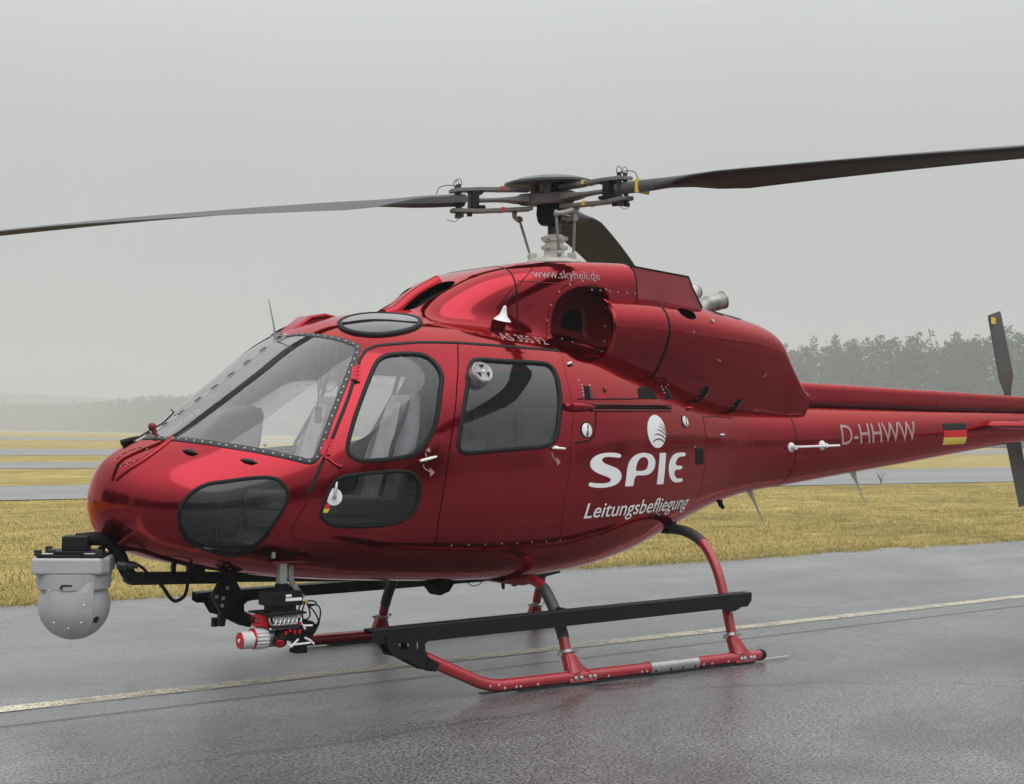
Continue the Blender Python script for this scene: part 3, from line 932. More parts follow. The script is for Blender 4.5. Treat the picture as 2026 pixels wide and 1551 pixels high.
def grass():
    N = 330000
    # parallelogram of turf between the apron and the taxiway that the view takes in
    b = rng.random(N) ** 1.55
    y0 = 4.15; y = y0 + b * 17.4
    xl = -3.4 + (y - 4.1) * .33; xr_ = 14.0 + (y - 4.8) * 1.5
    x = xl + rng.random(N) * (xr_ - xl)
    near = rng.random(N) < .17
    x = np.where(near, rng.uniform(-3.5, 15, N), x)
    y = np.where(near, ed(x) + np.abs(rng.normal(0, .30, N)) - .10 - .10 * np.clip(patch_noise(x, y * 0, 2.2, 9), 0, 1), y)
    ok = (y > ed(x) - .26) & (y < 21.2 + .0537 * (x - 3.4))
    x, y, near = x[ok], y[ok], near[ok]
    pn = patch_noise(x, y, 1.3, 3); pf = patch_noise(x * .6, y * 1.4, 4.5, 5)
    keep = rng.random(len(x)) < np.clip(.75 + 1.2 * pf + .3 * pn, .12, 1)
    x, y, near, pn, pf = x[keep], y[keep], near[keep], pn[keep], pf[keep]
    n = len(x)
    h = rng.uniform(.015, .045, n) * (1 + .9 * pf) + np.where(near, .03, 0) * rng.random(n)
    tall = rng.random(n) < .012; h = np.where(tall, h * 2.4, h)
    w = rng.uniform(.003, .0075, n)
    a = rng.uniform(0, 2 * PI, n); la = rng.uniform(0, 2 * PI, n); ll = h * rng.uniform(.2, 1.1, n)
    z = np.full(n, -.016)
    dx, dy = np.cos(a) * w, np.sin(a) * w
    tx, ty = x + np.cos(la) * ll, y + np.sin(la) * ll
    V = np.stack([np.stack([x - dx, y - dy, z], -1), np.stack([x + dx, y + dy, z], -1), np.stack([tx, ty, z + h], -1)], 1).reshape(-1, 3)
    F = np.arange(3 * n).reshape(-1, 3)
    t = np.clip(.50 + .38 * pn + .42 * pf + rng.normal(0, .11, n), 0, 1)
    T = np.stack([t * .65, t * .65, np.clip(t * 1.1, 0, 1)], 1).ravel()
    o = tri_mesh('grass', V, F, T, G['blades'])
    tag(o, kind='stuff')
grass()


def woods():
    """the edge of the far wood: pines and bare birches in rows, near on the right, running away to the left"""
    keyu = np.array([120, 300, 560, 1000, 1590, 2020, 2500]); keyd = np.array([720, 560, 430, 330, 250, 220, 190.]) * 1.7
    Vs, Fs, Ts = [], [], []; nb = 0
    u = -60.0
    def place(uu, extra):
        D = np.interp(uu, keyu, keyd) + extra
        a = 0.655162 + math.atan((uu - 1013) / 2863.2)
        return np.array([-5.977 + D * math.sin(a) / math.cos(a - .655162) * 1.0, -7.343 + D * math.cos(a) / math.cos(a - .655162)]), D
    for row in range(6):
        u = -60.0
        while u < 2420:
            c, D = place(u, row * 10.0)
            step = rng.uniform(1.5, 3.3) / D * 2863
            u += step
            c = c + rng.normal(0, 2.0, 2)
            H = 1.7 * (16.4 + .9 * math.sin(u * .021 + row) + .6 * math.sin(u * .057 + 2 * row) + rng.normal(0, .35)) * np.interp(u, [100, 300, 560, 1000, 1590], [.80, .83, .88, .98, 1.08]) * (1.0 if row else .85) * (1.05 if rng.random() < .08 else 1)
            pine = rng.random() < .72
            far = D > 600
            nl = 90 if far else 340
            # crown: many leaf clumps, uneven, thinner towards the top
            zz = rng.random(nl) ** (.8 if pine else 1.0)
            lo = .10 if pine else .12
            if row == 0: lo = .02
            z = H * (lo + (1 - lo) * zz)
            R0 = H * (.13 if pine else .16)
            rr = R0 * (np.clip(1.06 - zz, .03, 1) ** .55 if pine else np.sqrt(np.clip(1 - (2 * zz - 1) ** 2 * .9, .02, 1)))
            ang = rng.uniform(0, 2 * PI, nl)
            lobes = 1 + .35 * np.sin(ang * 3 + rng.uniform(0, 6)) * np.sin(zz * 9 + rng.uniform(0, 6))
            rad = rr * np.sqrt(rng.random(nl)) * lobes
            C = np.stack([c[0] + rad * np.cos(ang), c[1] + rad * np.sin(ang), z], -1)
            s = (rng.uniform(.45, 1.0, nl) if pine else rng.uniform(.4, .85, nl)) * (1.8 if far else 1) * (1.2 - .35 * zz)
            o = rng.normal(0, 1, (nl, 3, 3)); o /= np.linalg.norm(o, axis=2, keepdims=True)
            V = (C[:, None] + o * s[:, None, None]).reshape(-1, 3)
            t = np.repeat(np.clip((.32 if pine else .6) + rng.normal(0, .16, nl) + .2 * (rad / (rr + .01) - .5), 0, 1), 3)
            Vs.append(V); Fs.append(np.arange(len(V)).reshape(-1, 3) + nb); Ts.append(t); nb += len(V)
            # trunk: tapered three-sided, a bare leader above the crown now and then
            top = H * (1.0 if rng.random() < .85 else 1.07)
            ta = np.array([0, 2.1, 4.2])
            tb = np.stack([c[0] + .16 * np.cos(ta), c[1] + .16 * np.sin(ta), np.full(3, -.1)], -1)
            V = np.vstack([tb, [[c[0], c[1], top]]])
            Vs.append(V); Fs.append(np.array([[0, 1, 3], [1, 2, 3], [2, 0, 3]]) + nb); Ts.append(np.full(4, .4)); nb += 4
    # low growth that closes the foot of the wood
    for row in range(2):
        for u in np.arange(-60, 2420, 6.0):
            c, D = place(u, 2 + row * 16.0)
            nl = 26
            C = np.stack([c[0] + rng.normal(0, 2.2, nl), c[1] + rng.normal(0, 2.2, nl), rng.random(nl) ** 1.3 * (11.0 if row else 6.0)], -1)
            o = rng.normal(0, 1, (nl, 3, 3)); o /= np.linalg.norm(o, axis=2, keepdims=True)
            V = (C[:, None] + o * rng.uniform(.8, 1.7, nl)[:, None, None]).reshape(-1, 3)
            Vs.append(V); Fs.append(np.arange(len(V)).reshape(-1, 3) + nb); Ts.append(np.repeat(rng.uniform(.1, .45, nl), 3)); nb += len(V)
    # unseen wood behind the camera, known from reflections, set close to darken the paint
    for i in range(860):
        if i < 440:
            a = rng.uniform(-2.2, 1.0) - PI / 2 - .35; D = rng.uniform(62, 84); H = rng.uniform(12, 17)
        else:                       # unseen trees added right of the view to darken the skin's reflection
            a = rng.uniform(-1.0, .44); D = rng.uniform(200, 255); H = rng.uniform(20, 27)
        nl = 240
        c = (-6 + D * math.cos(a), -7 + D * math.sin(a))
        zz = rng.random(nl); z = H * (.03 + .97 * zz); rad = H * .2 * np.sqrt(np.clip(1.05 - zz, .03, 1)) * np.sqrt(rng.random(nl)); ang = rng.uniform(0, 2 * PI, nl)
        rad *= 1 + .35 * np.sin(ang * 3 + i) * np.sin(zz * 8 + i)
        C = np.stack([c[0] + rad * np.cos(ang), c[1] + rad * np.sin(ang), z], -1)
        o = rng.normal(0, 1, (nl, 3, 3)); o /= np.linalg.norm(o, axis=2, keepdims=True)
        V = (C[:, None] + o * rng.uniform(.3, .75, nl)[:, None, None]).reshape(-1, 3)
        Vs.append(V); Fs.append(np.arange(len(V)).reshape(-1, 3) + nb); Ts.append(np.repeat(rng.uniform(.1, .5, nl), 3)); nb += len(V)
    o = tri_mesh('woods', np.vstack(Vs), np.vstack(Fs), np.concatenate(Ts), G['wood'])
    tag(o, kind='stuff')
woods()


def hills():
    nx, ny = 90, 14
    V, F = [], []
    r = np.random.default_rng(11)
    ph = r.uniform(0, 6, 6)
    for j in range(ny):
        for i in range(nx):
            a = -.25 + 1.5 * i / (nx - 1)          # bearing from the camera
            D = 1290 + 850 * j / (ny - 1)
            prof = .5 + .5 * math.cos((a - .25) * 3.2)
            hgt = (16 + 28 * max(0, prof) + 4 * math.sin(a * 23 + ph[0]) + 1.2 * math.sin(a * 61 + ph[1])) * math.sin(min(1, j / (ny - 1) * 1.4) * PI * .5)
            V.append((-6 + D * math.sin(a), -7.3 + D * math.cos(a), hgt - 2 + r.normal(0, .6) * (j > 0)))
    for j in range(ny - 1):
        for i in range(nx - 1):
            k = j * nx + i
            F.append((k, k + 1, k + nx + 1, k + nx))
    me = bpy.data.meshes.new('hills'); me.from_pydata(V, [], F); me.shade_smooth()
    tag(link('hills', me, G['hill']), kind='structure')
hills()


def haze():
    m = bpy.data.materials.new('haze'); m.use_nodes = True
    n, l = m.node_tree.nodes, m.node_tree.links
    n.clear()
    out = n.new('ShaderNodeOutputMaterial'); v = n.new('ShaderNodeVolumePrincipled')
    v.inputs['Color'].default_value = (.73, .75, .755, 1)
    v.inputs['Density'].default_value = .00125
    v.inputs['Anisotropy'].default_value = .2
    l.new(v.outputs[0], out.inputs['Volume'])
    mb = MB().box((0, 0, 29.5), (2 * B + 20, 2 * B + 20, 62))
    o = mb.build('haze', m, smooth=False)
    tag(o, kind='stuff')
haze()


def weed(x, y, hgt, label):
    """a dead weed: a handful of bent stalks with small seed heads"""
    w = empty('dry_weed', (x, y, 0), label, 'weed')
    for i in range(9):
        a = rng.uniform(0, 2 * PI); le = rng.uniform(.1, .5) * hgt; h_ = hgt * rng.uniform(.55, 1.0)
        top = np.array([x + le * math.cos(a), y + le * math.sin(a), h_])
        MB().tube([(x, y, -.02), (x + .35 * le * math.cos(a), y + .35 * le * math.sin(a), h_ * .6), tuple(top)], [.006, .005, .003], 5).build('stalk', M['weed'], w)
        MB().ball(top, .014, 7, 5).build('seed_head', M['weed'], w)


M['weed'] = mat('dead_stalk', (.09, .07, .05), .9)
weed(32.3, 22.7, .42, 'dark dead weed standing at the far edge of the yellow grass below the tail boom')

# ================================================================ the helicopter
HELI = empty('helicopter', (0, 0, 0), 'dark red helicopter with white lettering parked on its skids on wet asphalt', 'helicopter')
SK = {}


def shrink(L, poly, d):
    """move a closed outline inwards along the skin by d metres"""
    P = resample(poly, L, .018)
    A = L.pos(P[:, 0], P[:, 1]); N = L.nrm(P[:, 0], P[:, 1])
    T = np.roll(A, -1, 0) - np.roll(A, 1, 0); T /= np.linalg.norm(T, axis=1, keepdims=True)
    B_ = np.cross(N, T)
    c = A.mean(0)
    s = np.sign(((A - c) * B_).sum(1).mean())
    Q = A - B_ * s * d
    ph = L.phi_of(Q)
    ref = P[:, 1]
    ph = np.where(ph < ref - PI, ph + 2 * PI, np.where(ph > ref + PI, ph - 2 * PI, ph))
    return np.stack([Q[:, 0], ph], -1)


FD = np.array(FRONT_DOOR); RD = np.array(REAR_DOOR)
# windscreen: straight inner edge along the centre pillar
WS = list(WINDSHIELD) + [(-1.99, 1.54), (-2.2, 1.549), (-2.4, 1.551), (-2.6, 1.55), (-2.82, 1.545)]
WS = smooth_closed(WS, 2)
WSF = np.array([(-2.835, 1.50)] + list(WINDSHIELD) + [(-1.985, 1.50)])
for _ in range(2):
    WSF = np.vstack([WSF[:1], np.stack([.75 * WSF[:-1] + .25 * WSF[1:], .25 * WSF[:-1] + .75 * WSF[1:]], 1).reshape(-1, 2), WSF[-1:]])
DW, RW, LW, CW = (smooth_closed(q, 2) for q in (DOOR_WINDOW, REAR_WINDOW, LOWER_WINDOW, CHIN_WINDOW))
# opening that holds both doors: front door outline joined to the rear door outline
n_sh = 7   # rear_door starts with the shared edge (bottom to top)
k_top = int(np.argmin(np.abs(FD - RD[8]).sum(1)))
k_bot = int(np.argmin(np.abs(FD - RD[0]).sum(1)))
DO = np.vstack([FD[:k_top + 1], RD[9:], FD[k_bot + 1:]])
ROOFW = np.array([(-1.62 + .24 * math.cos(a) * (1 + .12 * math.cos(a)), 1.13 + .185 * math.sin(a)) for a in np.linspace(0, 2 * PI, 28, endpoint=False)])


def both(p): return [np.array(p), mirror_poly(p)]


def slide(P, cut0, cut1, d):
    P = np.array(P, float).copy()
    P[:, 0] -= d * np.clip((cut1 - P[:, 0]) / (cut1 - cut0), 0, 1)
    return P


# the starboard side has a short front door and a long rear door with one wide window
def squeeze(P):
    P = np.array(P, float).copy(); P[:, 0] = -2.5 + (P[:, 0] + 2.333) * .60
    return P


SFD, SDW, SLW = squeeze(FD), squeeze(DW), squeeze(LW)
def stretch(P):
    P = np.array(P, float).copy(); x = P[:, 0]
    P[:, 0] = x - (.4 * np.minimum(x, -1.24) + 1.10) * np.clip((-.6 - x) / .64, 0, 1)
    return P


SRD, SRW = stretch(RD), stretch(RW)
SWS = np.array(WS).copy(); _k = SWS[:, 1] < 1.35
SWS[_k, 0] -= .17 * np.clip((SWS[_k, 0] + 2.75) / .35, 0, 1) * np.clip((1.35 - SWS[_k, 1]) / .35, 0, 1)
SDO = np.vstack([SFD[:k_top + 1], SRD[9:], SFD[k_bot + 1:]])


holes_body = [DO, mirror_poly(SDO), WS, mirror_poly(SWS)] + both(CW) + both(ROOFW)
fus = skin(BODY, 'fuselage', M['red'], HELI, xr=(BODY.x0 + 1e-4, 2.05), holes=holes_body, dx=.045, dphi=.05, skirt=.03)
# nose tip closes by itself; tail boom is its own part
boom = skin(BODY, 'tail_boom', M['red'], HELI, xr=(2.054, 6.55), dx=.08, dphi=.075, skirt=0)
mb = MB()
for xx in (2.052,):
    ring = [(xx, a) for a in np.linspace(-PI / 2, 1.5 * PI, 60)]
    bead(BODY, ring, None, None, None, w=(-.004, .004), h=.002, closed=False, mb=mb)
mb.build('boom_joint', M['matt'], HELI)
# cabin lining: grey inner skin with the same openings
lin = skin(BODY, 'cabin_lining', M['lining'], HELI, xr=(-2.93, -.30), holes=[shrink(BODY, DW, -.012), mirror_poly(shrink(BODY, SDW, -.012))] + [shrink(BODY, RW, -.012), mirror_poly(shrink(BODY, SRW, -.012)), shrink(BODY, LW, -.012), mirror_poly(shrink(BODY, SLW, -.012))] + [shrink(BODY, WS, -.006), mirror_poly(shrink(BODY, SWS, -.006))] + both(shrink(BODY, CW, -.01)) + both(shrink(BODY, ROOFW, -.01)),
           dx=.09, dphi=.1, off=-.032, skirt=-.02, snap=.03)
# rear bulkhead and floor inside
mb = MB()
ph = np.linspace(0, 2 * PI, 40, endpoint=False)
ringp = BODY.pos(np.full(40, -.34), ph); ringp[:, 1] *= .96; ringp[:, 2] = 1.25 + (ringp[:, 2] - 1.25) * .96
mb.add(list(ringp) + [p + np.array([.02, 0, 0]) for p in ringp], [tuple(range(40)), tuple(range(79, 39, -1))])
mb.build('rear_bulkhead', M['panel'], HELI, smooth=False)
xs = np.linspace(-2.72, -.35, 12)
ww = BODY.par(xs)[2] * .80
mb = MB(); mb.prism([(x, -w) for x, w in zip(xs, ww)] + [(x, w) for x, w in zip(xs[::-1], ww[::-1])], (0, 0, .80), (1, 0, 0), (0, 1, 0), (0, 0, .02))
mb.build('cabin_floor', M['panel'], HELI, smooth=False)

# ---- doors, port and starboard
for side in (-1, 1):
    fx = (lambda p: np.array(p)) if side < 0 else mirror_poly
    sg = -side
    FD_, DW_, WS_, LW_, RD_, RW_ = (FD, DW, WS, LW, RD, RW) if side < 0 else (SFD, SDW, SWS, SLW, SRD, SRW)
    fd = empty('front_door', parent=HELI)
    skin(BODY, 'door_skin', M['red'], fd, outline=shrink(BODY, fx(FD_), .0035), holes=[fx(DW_), fx(LW_)], dx=.045, dphi=.05, skirt=.02)
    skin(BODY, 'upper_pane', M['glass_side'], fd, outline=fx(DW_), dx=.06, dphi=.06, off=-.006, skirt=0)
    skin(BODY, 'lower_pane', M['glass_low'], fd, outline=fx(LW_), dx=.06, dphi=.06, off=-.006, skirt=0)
    bead(BODY, fx(DW_), 'window_seal', M['rubber'], fd, w=(-.016, .010), h=.007)
    bead(BODY, fx(LW_), 'window_seal', M['rubber'], fd, w=(-.012, .008), h=.006)
    rd = empty('rear_door', parent=HELI)
    skin(BODY, 'door_skin', M['red'], rd, outline=shrink(BODY, fx(RD_), .0035), holes=[fx(RW_)], dx=.045, dphi=.05, skirt=.02)
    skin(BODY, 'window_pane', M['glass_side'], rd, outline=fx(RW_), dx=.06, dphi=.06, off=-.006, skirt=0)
    bead(BODY, fx(RW_), 'window_seal', M['rubber'], rd, w=(-.017, .010), h=.008)
    # black seal: along the front edge and over the top of the doors
    top = np.vstack([FD_[2:k_top + 1], RD_[9:13]]) if len(RD) > 13 else FD_[2:k_top + 1]
    top = fx(top) if side < 0 else mirror_poly(top)
    bead(BODY, top, 'door_seal', M['rubber'], HELI, w=(-.011, .011), h=.004, closed=False)
    # windscreen, chin and roof panes
    ws = empty('windscreen', parent=HELI)
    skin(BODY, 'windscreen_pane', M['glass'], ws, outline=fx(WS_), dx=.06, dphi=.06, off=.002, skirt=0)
    wsf = WSF if side < 0 else WSF - np.array([.17, 0]) * (np.clip((WSF[:, :1] + 2.75) / .35, 0, 1) * np.clip((1.35 - WSF[:, 1:]) / .35, 0, 1))
    bead(BODY, fx(wsf), 'windscreen_frame', M['dark'], ws, w=(-.006, .030) if side < 0 else (-.030, .006), h=.006, closed=False)
    mid_ = np.array(WSF); cen_ = mid_.mean(0)
    ins_ = shrink(BODY, WS_, .012)
    ins_ = ins_[ins_[:, 1] < 1.42]
    brk = int(np.argmax(np.abs(np.diff(ins_[:, 0])) + np.abs(np.diff(ins_[:, 1])))) + 1
    ins_ = np.vstack([ins_[brk:], ins_[:brk]])
    mb = MB(); screws(BODY, fx(ins_), mb, 46, .006, off=.005)
    tag(mb.build('frame_screws', M['screw'], ws, one=True), kind='stuff')
    cw = empty('chin_window', parent=HELI)
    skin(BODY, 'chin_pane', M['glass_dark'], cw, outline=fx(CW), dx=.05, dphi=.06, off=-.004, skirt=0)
    bead(BODY, fx(CW), 'window_seal', M['rubber'], cw, w=(-.010, .010), h=.006)
    rw = empty('roof_window', parent=HELI)
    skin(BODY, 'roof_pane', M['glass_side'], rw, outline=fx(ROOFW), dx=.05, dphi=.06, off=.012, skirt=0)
    bead(BODY, fx(ROOFW), 'window_seal', M['rubber'], rw, w=(-.017, .017), h=.016)

    def S(x, z, off=0.0):
        p = xz(BODY, [(x, z)], side)[0]
        return BODY.pos(p[0], p[1]) + BODY.nrm(p[0], p[1]) * off

    def SN(x, z):
        p = xz(BODY, [(x, z)], side)[0]
        return BODY.nrm(p[0], p[1])
    # white door handles with their turning arrows
    for parent, xa, za, xb, zb, arrows in ((fd, -1.665, 1.262, -1.566, 1.285, ((-1.635, 1.245, -1.575, 1.205, -1), (-1.615, 1.285, -1.60, 1.325, 1))), (rd, -.765, 1.336, -.672, 1.333, ((-.755, 1.315, -.70, 1.262, -1),))):
        mb = MB()
        mb.tube([S(xa, za, .022), S((xa + xb) / 2, (za + zb) / 2, .026), S(xb, zb, .022)], [.009, .012, .009], 8, flat=.7)
        mb.cyl(S(xa + .03, za + .005, .0), S(xa + .03, za + .005, .025), .009, 8)
        mb.build('door_handle', M['white_part'], parent)
        mb = MB()
        for (x0, z0, x1, z1, s) in arrows:
            if s < 0:
                pts = [(x0, z0), (x0 + .004, z0 - .02), (x0 + .02, z1 + .012), (x1 - .02, z1)]
                head = [(x1 + .012, z1 - .003), (x1 - .024, z1 + .022), (x1 - .018, z1 - .028)]
            else:
                pts = [(x0, z0), (x0 - .004, z0 + .012), (x0 - .002, z0 + .022)]
                head = [(x1 + .006, z1 + .012), (x1 - .022, z1 - .006), (x1 + .010, z1 - .018)]
            bead(BODY, xz(BODY, pts, side), None, None, None, w=(-.004, .004), h=.002, closed=False, mb=mb, step=.008)
            hp = [S(a, b, .003) for a, b in head]
            mb.add(hp, [(0, 1, 2)])
        mb.build('turn_arrow', M['white_faded'], parent)
    # hinges of the front door: leaf plates with a knuckle
    for hx, hz in ((-1.925, 1.722), (-2.158, 1.325)):
        c = S(hx, hz, .006); nn = SN(hx, hz); t = S(hx + .03, hz + .068) - S(hx - .03, hz - .068); t /= np.linalg.norm(t)
        b_ = np.cross(nn, t)
        M3 = np.stack([t, b_, nn], 1)
        mb = MB()
        mb.box(c - b_ * .010, (.11, .024, .007), M3); mb.box(c + b_ * .016, (.085, .022, .006), M3)
        mb.tube([c - t * .055 + nn * .006, c + t * .055 + nn * .006], .007, 8)
        for q in (-.04, -.013, .013, .04):
            mb.dome(c + t * q - b_ * .012 + nn * .003, nn, .006, .6, 6); mb.dome(c + t * q * .8 + b_ * .018 + nn * .003, nn, .005, .6, 6)
        mb.build('door_hinge', M['red'], fd, bevel=.001)
    # door stay below the lower hinge
    mb = MB(); mb.tube([S(-2.16, 1.272, .012), S(-2.13, 1.245, .014), S(-2.105, 1.232, .016)], .005, 6); mb.ball(S(-2.10, 1.229, .016), .013, 10, 8); mb.ball(S(-2.155, 1.29, .01), .010, 10, 8)
    mb.build('door_stay', M['red'], fd)
    # vent disc in the rear door window: clear rotary ventilator with holes
    c = S(-1.205, 1.735, .012); nn = SN(-1.205, 1.735)
    vent = empty('window_ventilator', parent=rd)
    mb = MB(); mb.lathe([(.062, -.03), (.067, -.026), (.067, .034), (.060, .042), (.052, .040), (.010, .040), (.00005, .040)], c, nn, 28)
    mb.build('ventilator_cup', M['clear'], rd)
    q = np.array(Vector((0, 0, 1)).rotation_difference(Vector(nn)).to_matrix())
    mb = MB()
    for a in (90, 210, 330):
        pts = [np.array([.020 * math.cos(R(a)), .020 * math.sin(R(a)), .0435]), np.array([.046 * math.cos(R(a - 24)), .046 * math.sin(R(a - 24)), .0435]), np.array([.046 * math.cos(R(a + 24)), .046 * math.sin(R(a + 24)), .0435])]
        mb.add([c + q @ p for p in pts], [(0, 1, 2)])
    mb.build('ventilator_slots', M['matt'], rd, smooth=False)
    mb = MB(); mb.lathe([(.009, .0), (.009, .047), (.006, .05), (.00005, .05)], c, nn, 12); mb.build('ventilator_hub', M['white_part'], rd)
    bpy.data.objects.remove(vent)
    # round vent behind the lower front window
    c = S(-2.135, 1.075, -.012); nn = SN(-2.135, 1.075)
    mb = MB(); mb.lathe([(.044, 0), (.046, .004), (.044, .012), (.018, .016), (.00005, .016)], c, nn, 24); mb.build('ventilator_disc', M['white_part'], fd)
    mb = MB(); mb.tube([c + nn * .02, S(-2.125, 1.13, 0.006), S(-2.12, 1.16, -.006)], .008, 8); mb.lathe([(.012, 0), (.012, .026), (.00005, .028)], c, nn, 12); mb.build('ventilator_lever', M['steel'], fd)
    stk = flat_poly([[(-2.20, .995), (-2.163, .993), (-2.153, 1.015), (-2.158, 1.035), (-2.175, 1.045)]])
    on_skin(BODY, stk, 'red_sticker', M['flag_red'], fd, lambda a, b: (a, b), side, .001)
    stk = flat_poly([[(-2.197, .996), (-2.163, .994), (-2.156, 1.013), (-2.188, 1.017)]])
    on_skin(BODY, stk, 'yellow_sticker', M['yellow'], fd, lambda a, b: (a, b), side, .002)
    # small lugs and chin details
    mb = MB()
    for hx, hz in ((-2.735, 1.296), (-2.52, 1.254)):
        nn = SN(hx, hz)
        t = S(hx + .05, hz - .012) - S(hx - .05, hz + .012); t /= np.linalg.norm(t)
        mb.tube([S(hx, hz) - t * .042, S(hx, hz, .010) - t * .015, S(hx, hz, .012) + t * .02, S(hx, hz) + t * .05], [.002, .012, .014, .002], 10, flat=.8)
    mb.build('vent_scoop', M['dark'], HELI)
    # footwell: pedals and lamp seen through the chin window
    mb = MB()
    for yy in (.36, .44):
        mb.box((-2.56, side * yy, .865), (.012, .035, .07))
    mb.build('pedal', M['steel'], HELI, bevel=.003)

# ---- centre pillar of the windscreen, its strip and screws
cp = [(x, PI / 2) for x in np.linspace(-2.86, -1.97, 20)]
bead(BODY, cp, 'centre_pillar', M['rod'], HELI, w=(-.016, .016), h=.007, closed=False)
mb = MB()
for dx_ in (-.03, .03):
    for i, x in enumerate(np.linspace(-2.80, -2.02, 9)):
        p = BODY.pos(x, PI / 2 + dx_ * .35); mb.box(p + np.array([0, 0, .006]), (.045, .008, .006), np.array(Matrix.Rotation(-R(37), 3, 'Y')))
tag(mb.build('pillar_clips', M['matt'], HELI, one=True), kind='stuff')
mb = MB()   # inner post behind the pane
mb.tube([BODY.pos(-2.80, 1.30) * np.array([1, 1, 1]) - np.array([0, 0, .03]), BODY.pos(-2.4, 1.30) - np.array([0, 0, .035]), BODY.pos(-1.98, 1.30) - np.array([0, 0, .035])], .017, 8)
mb.build('windscreen_post', M['matt'], HELI)
# wiper
mb = MB()
mb.tube([(-2.90, .10, 1.335), (-2.855, .07, 1.355), (-2.81, .02, 1.372)], [.018, .014, .008], 8)
mb.build('wiper_motor', M['rubber'], HELI)
mb = MB()
mb.tube([BODY.pos(-2.82, 1.62) + np.array([0, 0, .012]), BODY.pos(-2.70, 1.60) + np.array([0, 0, .016]), BODY.pos(-2.62, 1.66) + np.array([0, 0, .02])], .0045, 6)
mb.tube([BODY.pos(-2.62, 1.66) + np.array([0, 0, .022]), BODY.pos(-2.60, 1.78) + np.array([0, 0, .03])], .004, 6)
mb.build('wiper', M['rubber'], HELI)
# red cable cutter post at the foot of the windscreen, ridge down the nose, nose hatch
mb = MB()
mb.tube([(-2.785, -.06, 1.31), (-2.775, -.055, 1.37), (-2.785, -.05, 1.425)], [.026, .022, .022], 10, flat=.6)
mb.ball((-2.79, -.05, 1.425), .023, 10, 8)
mb.tube([(-2.80, -.075, 1.345), (-2.74, -.105, 1.375), (-2.715, -.12, 1.35)], [.016, .018, .01], 8, flat=.6)
mb.build('post', M['red_dark'], HELI)
rid = []
for x, ph_ in zip(np.linspace(-3.03, -2.75, 14), np.linspace(.80, 1.17, 14)): rid.append((x, ph_))
bead(BODY, rid, 'nose_ridge', M['red'], HELI, w=(-.016, .016), h=.010, closed=False)
hat = [(-3.02, 1.12), (-2.965, .97), (-2.88, 1.03), (-2.87, 1.25), (-2.94, 1.38), (-3.0, 1.35)]
bead(BODY, smooth_closed(hat, 2), 'nose_hatch_seam', M['matt'], HELI, w=(-.002, .002), h=.0015)
mb = MB(); screws(BODY, smooth_closed(hat, 2), mb, 12, .004, closed=True, off=.0)
tag(mb.build('hatch_screws', M['screw'], HELI, one=True), kind='stuff')
# roof fairing at the top of the windscreen (upper cable cutter)
mb = MB()
mb.prism([(-1.93, 1.985), (-1.80, 2.085), (-1.70, 2.105), (-1.56, 2.085)], (0, .02, 0), (1, 0, 0), (0, 0, 1), (0, .16, 0))
mb.build('roof_fairing', M['red'], HELI, bevel=.012, bseg=3)
# whip antenna over the windscreen
mb = MB(); mb.tube([(-2.03, .02, 1.93), (-2.035, .02, 2.0), (-2.075, .02, 2.16)], [.008, .005, .003], 8)
mb.tube([(-2.035, .02, 1.955), (-2.00, -.06, 1.955), (-1.93, -.10, 1.965)], .004, 6)
mb.build('whip_antenna', M['rod'], HELI)

# ---- transmission cowl
slot = np.array([(-1.245, 1.40), (-1.235, 1.10), (-1.17, 1.0), (-1.07, .97), (-.985, 1.0), (-.95, 1.12), (-.955, 1.38), (-1.03, 1.44), (-1.13, 1.44)])
rec = np.array([(-.435, -.02), (-.44, .08), (-.437, .18), (-.428, .28), (-.405, .40), (-.36, .49), (-.30, .55), (-.22, .59), (-.13, .61), (-.04, .61), (.03, .56), (.06, .40), (.06, .20), (.06, .03), (.05, -.10), (-.08, -.09), (-.22, -.065), (-.34, -.04)])
slots = [smooth_closed(slot, 1), mirror_poly(smooth_closed(slot, 1)) + np.array([0, .28])]; recs = both(smooth_closed(rec, 2))
fc = skin(COWL, 'front_cowl', M['red'], HELI, xr=(COWL.x0 + .004, -.678), pr=(-.5, PI + .5), holes=slots, dx=.03, dphi=.045, skirt=.03)
mc = skin(COWL, 'transmission_cowl', M['red'], HELI, xr=(-.672, .280), pr=(-.7, PI + .7), holes=recs, dx=.04, dphi=.045, skirt=.02)
bead(COWL, [(x, PI / 2) for x in np.linspace(-1.31, -.92, 14)], 'cowl_rib', M['red'], HELI, w=(-.035, .035), h=.035, closed=False, sink=.01)
# joint strips (black) under the gaps
mb = MB()
for xx in (-.675, .285):
    rg = [(xx, a) for a in np.linspace(-.1, PI + .1, 90)]
    bead(COWL, rg, None, None, None, w=(-.006, .006), h=.0015, closed=False, mb=mb)
mb.build('cowl_joint', M['matt'], HELI)
skin(COWL, 'intake_shadow', M['matt'], HELI, xr=(COWL.x0 + .03, -.80), pr=(.3, PI - .3), dx=.05, dphi=.1, off=-.05, skirt=0)
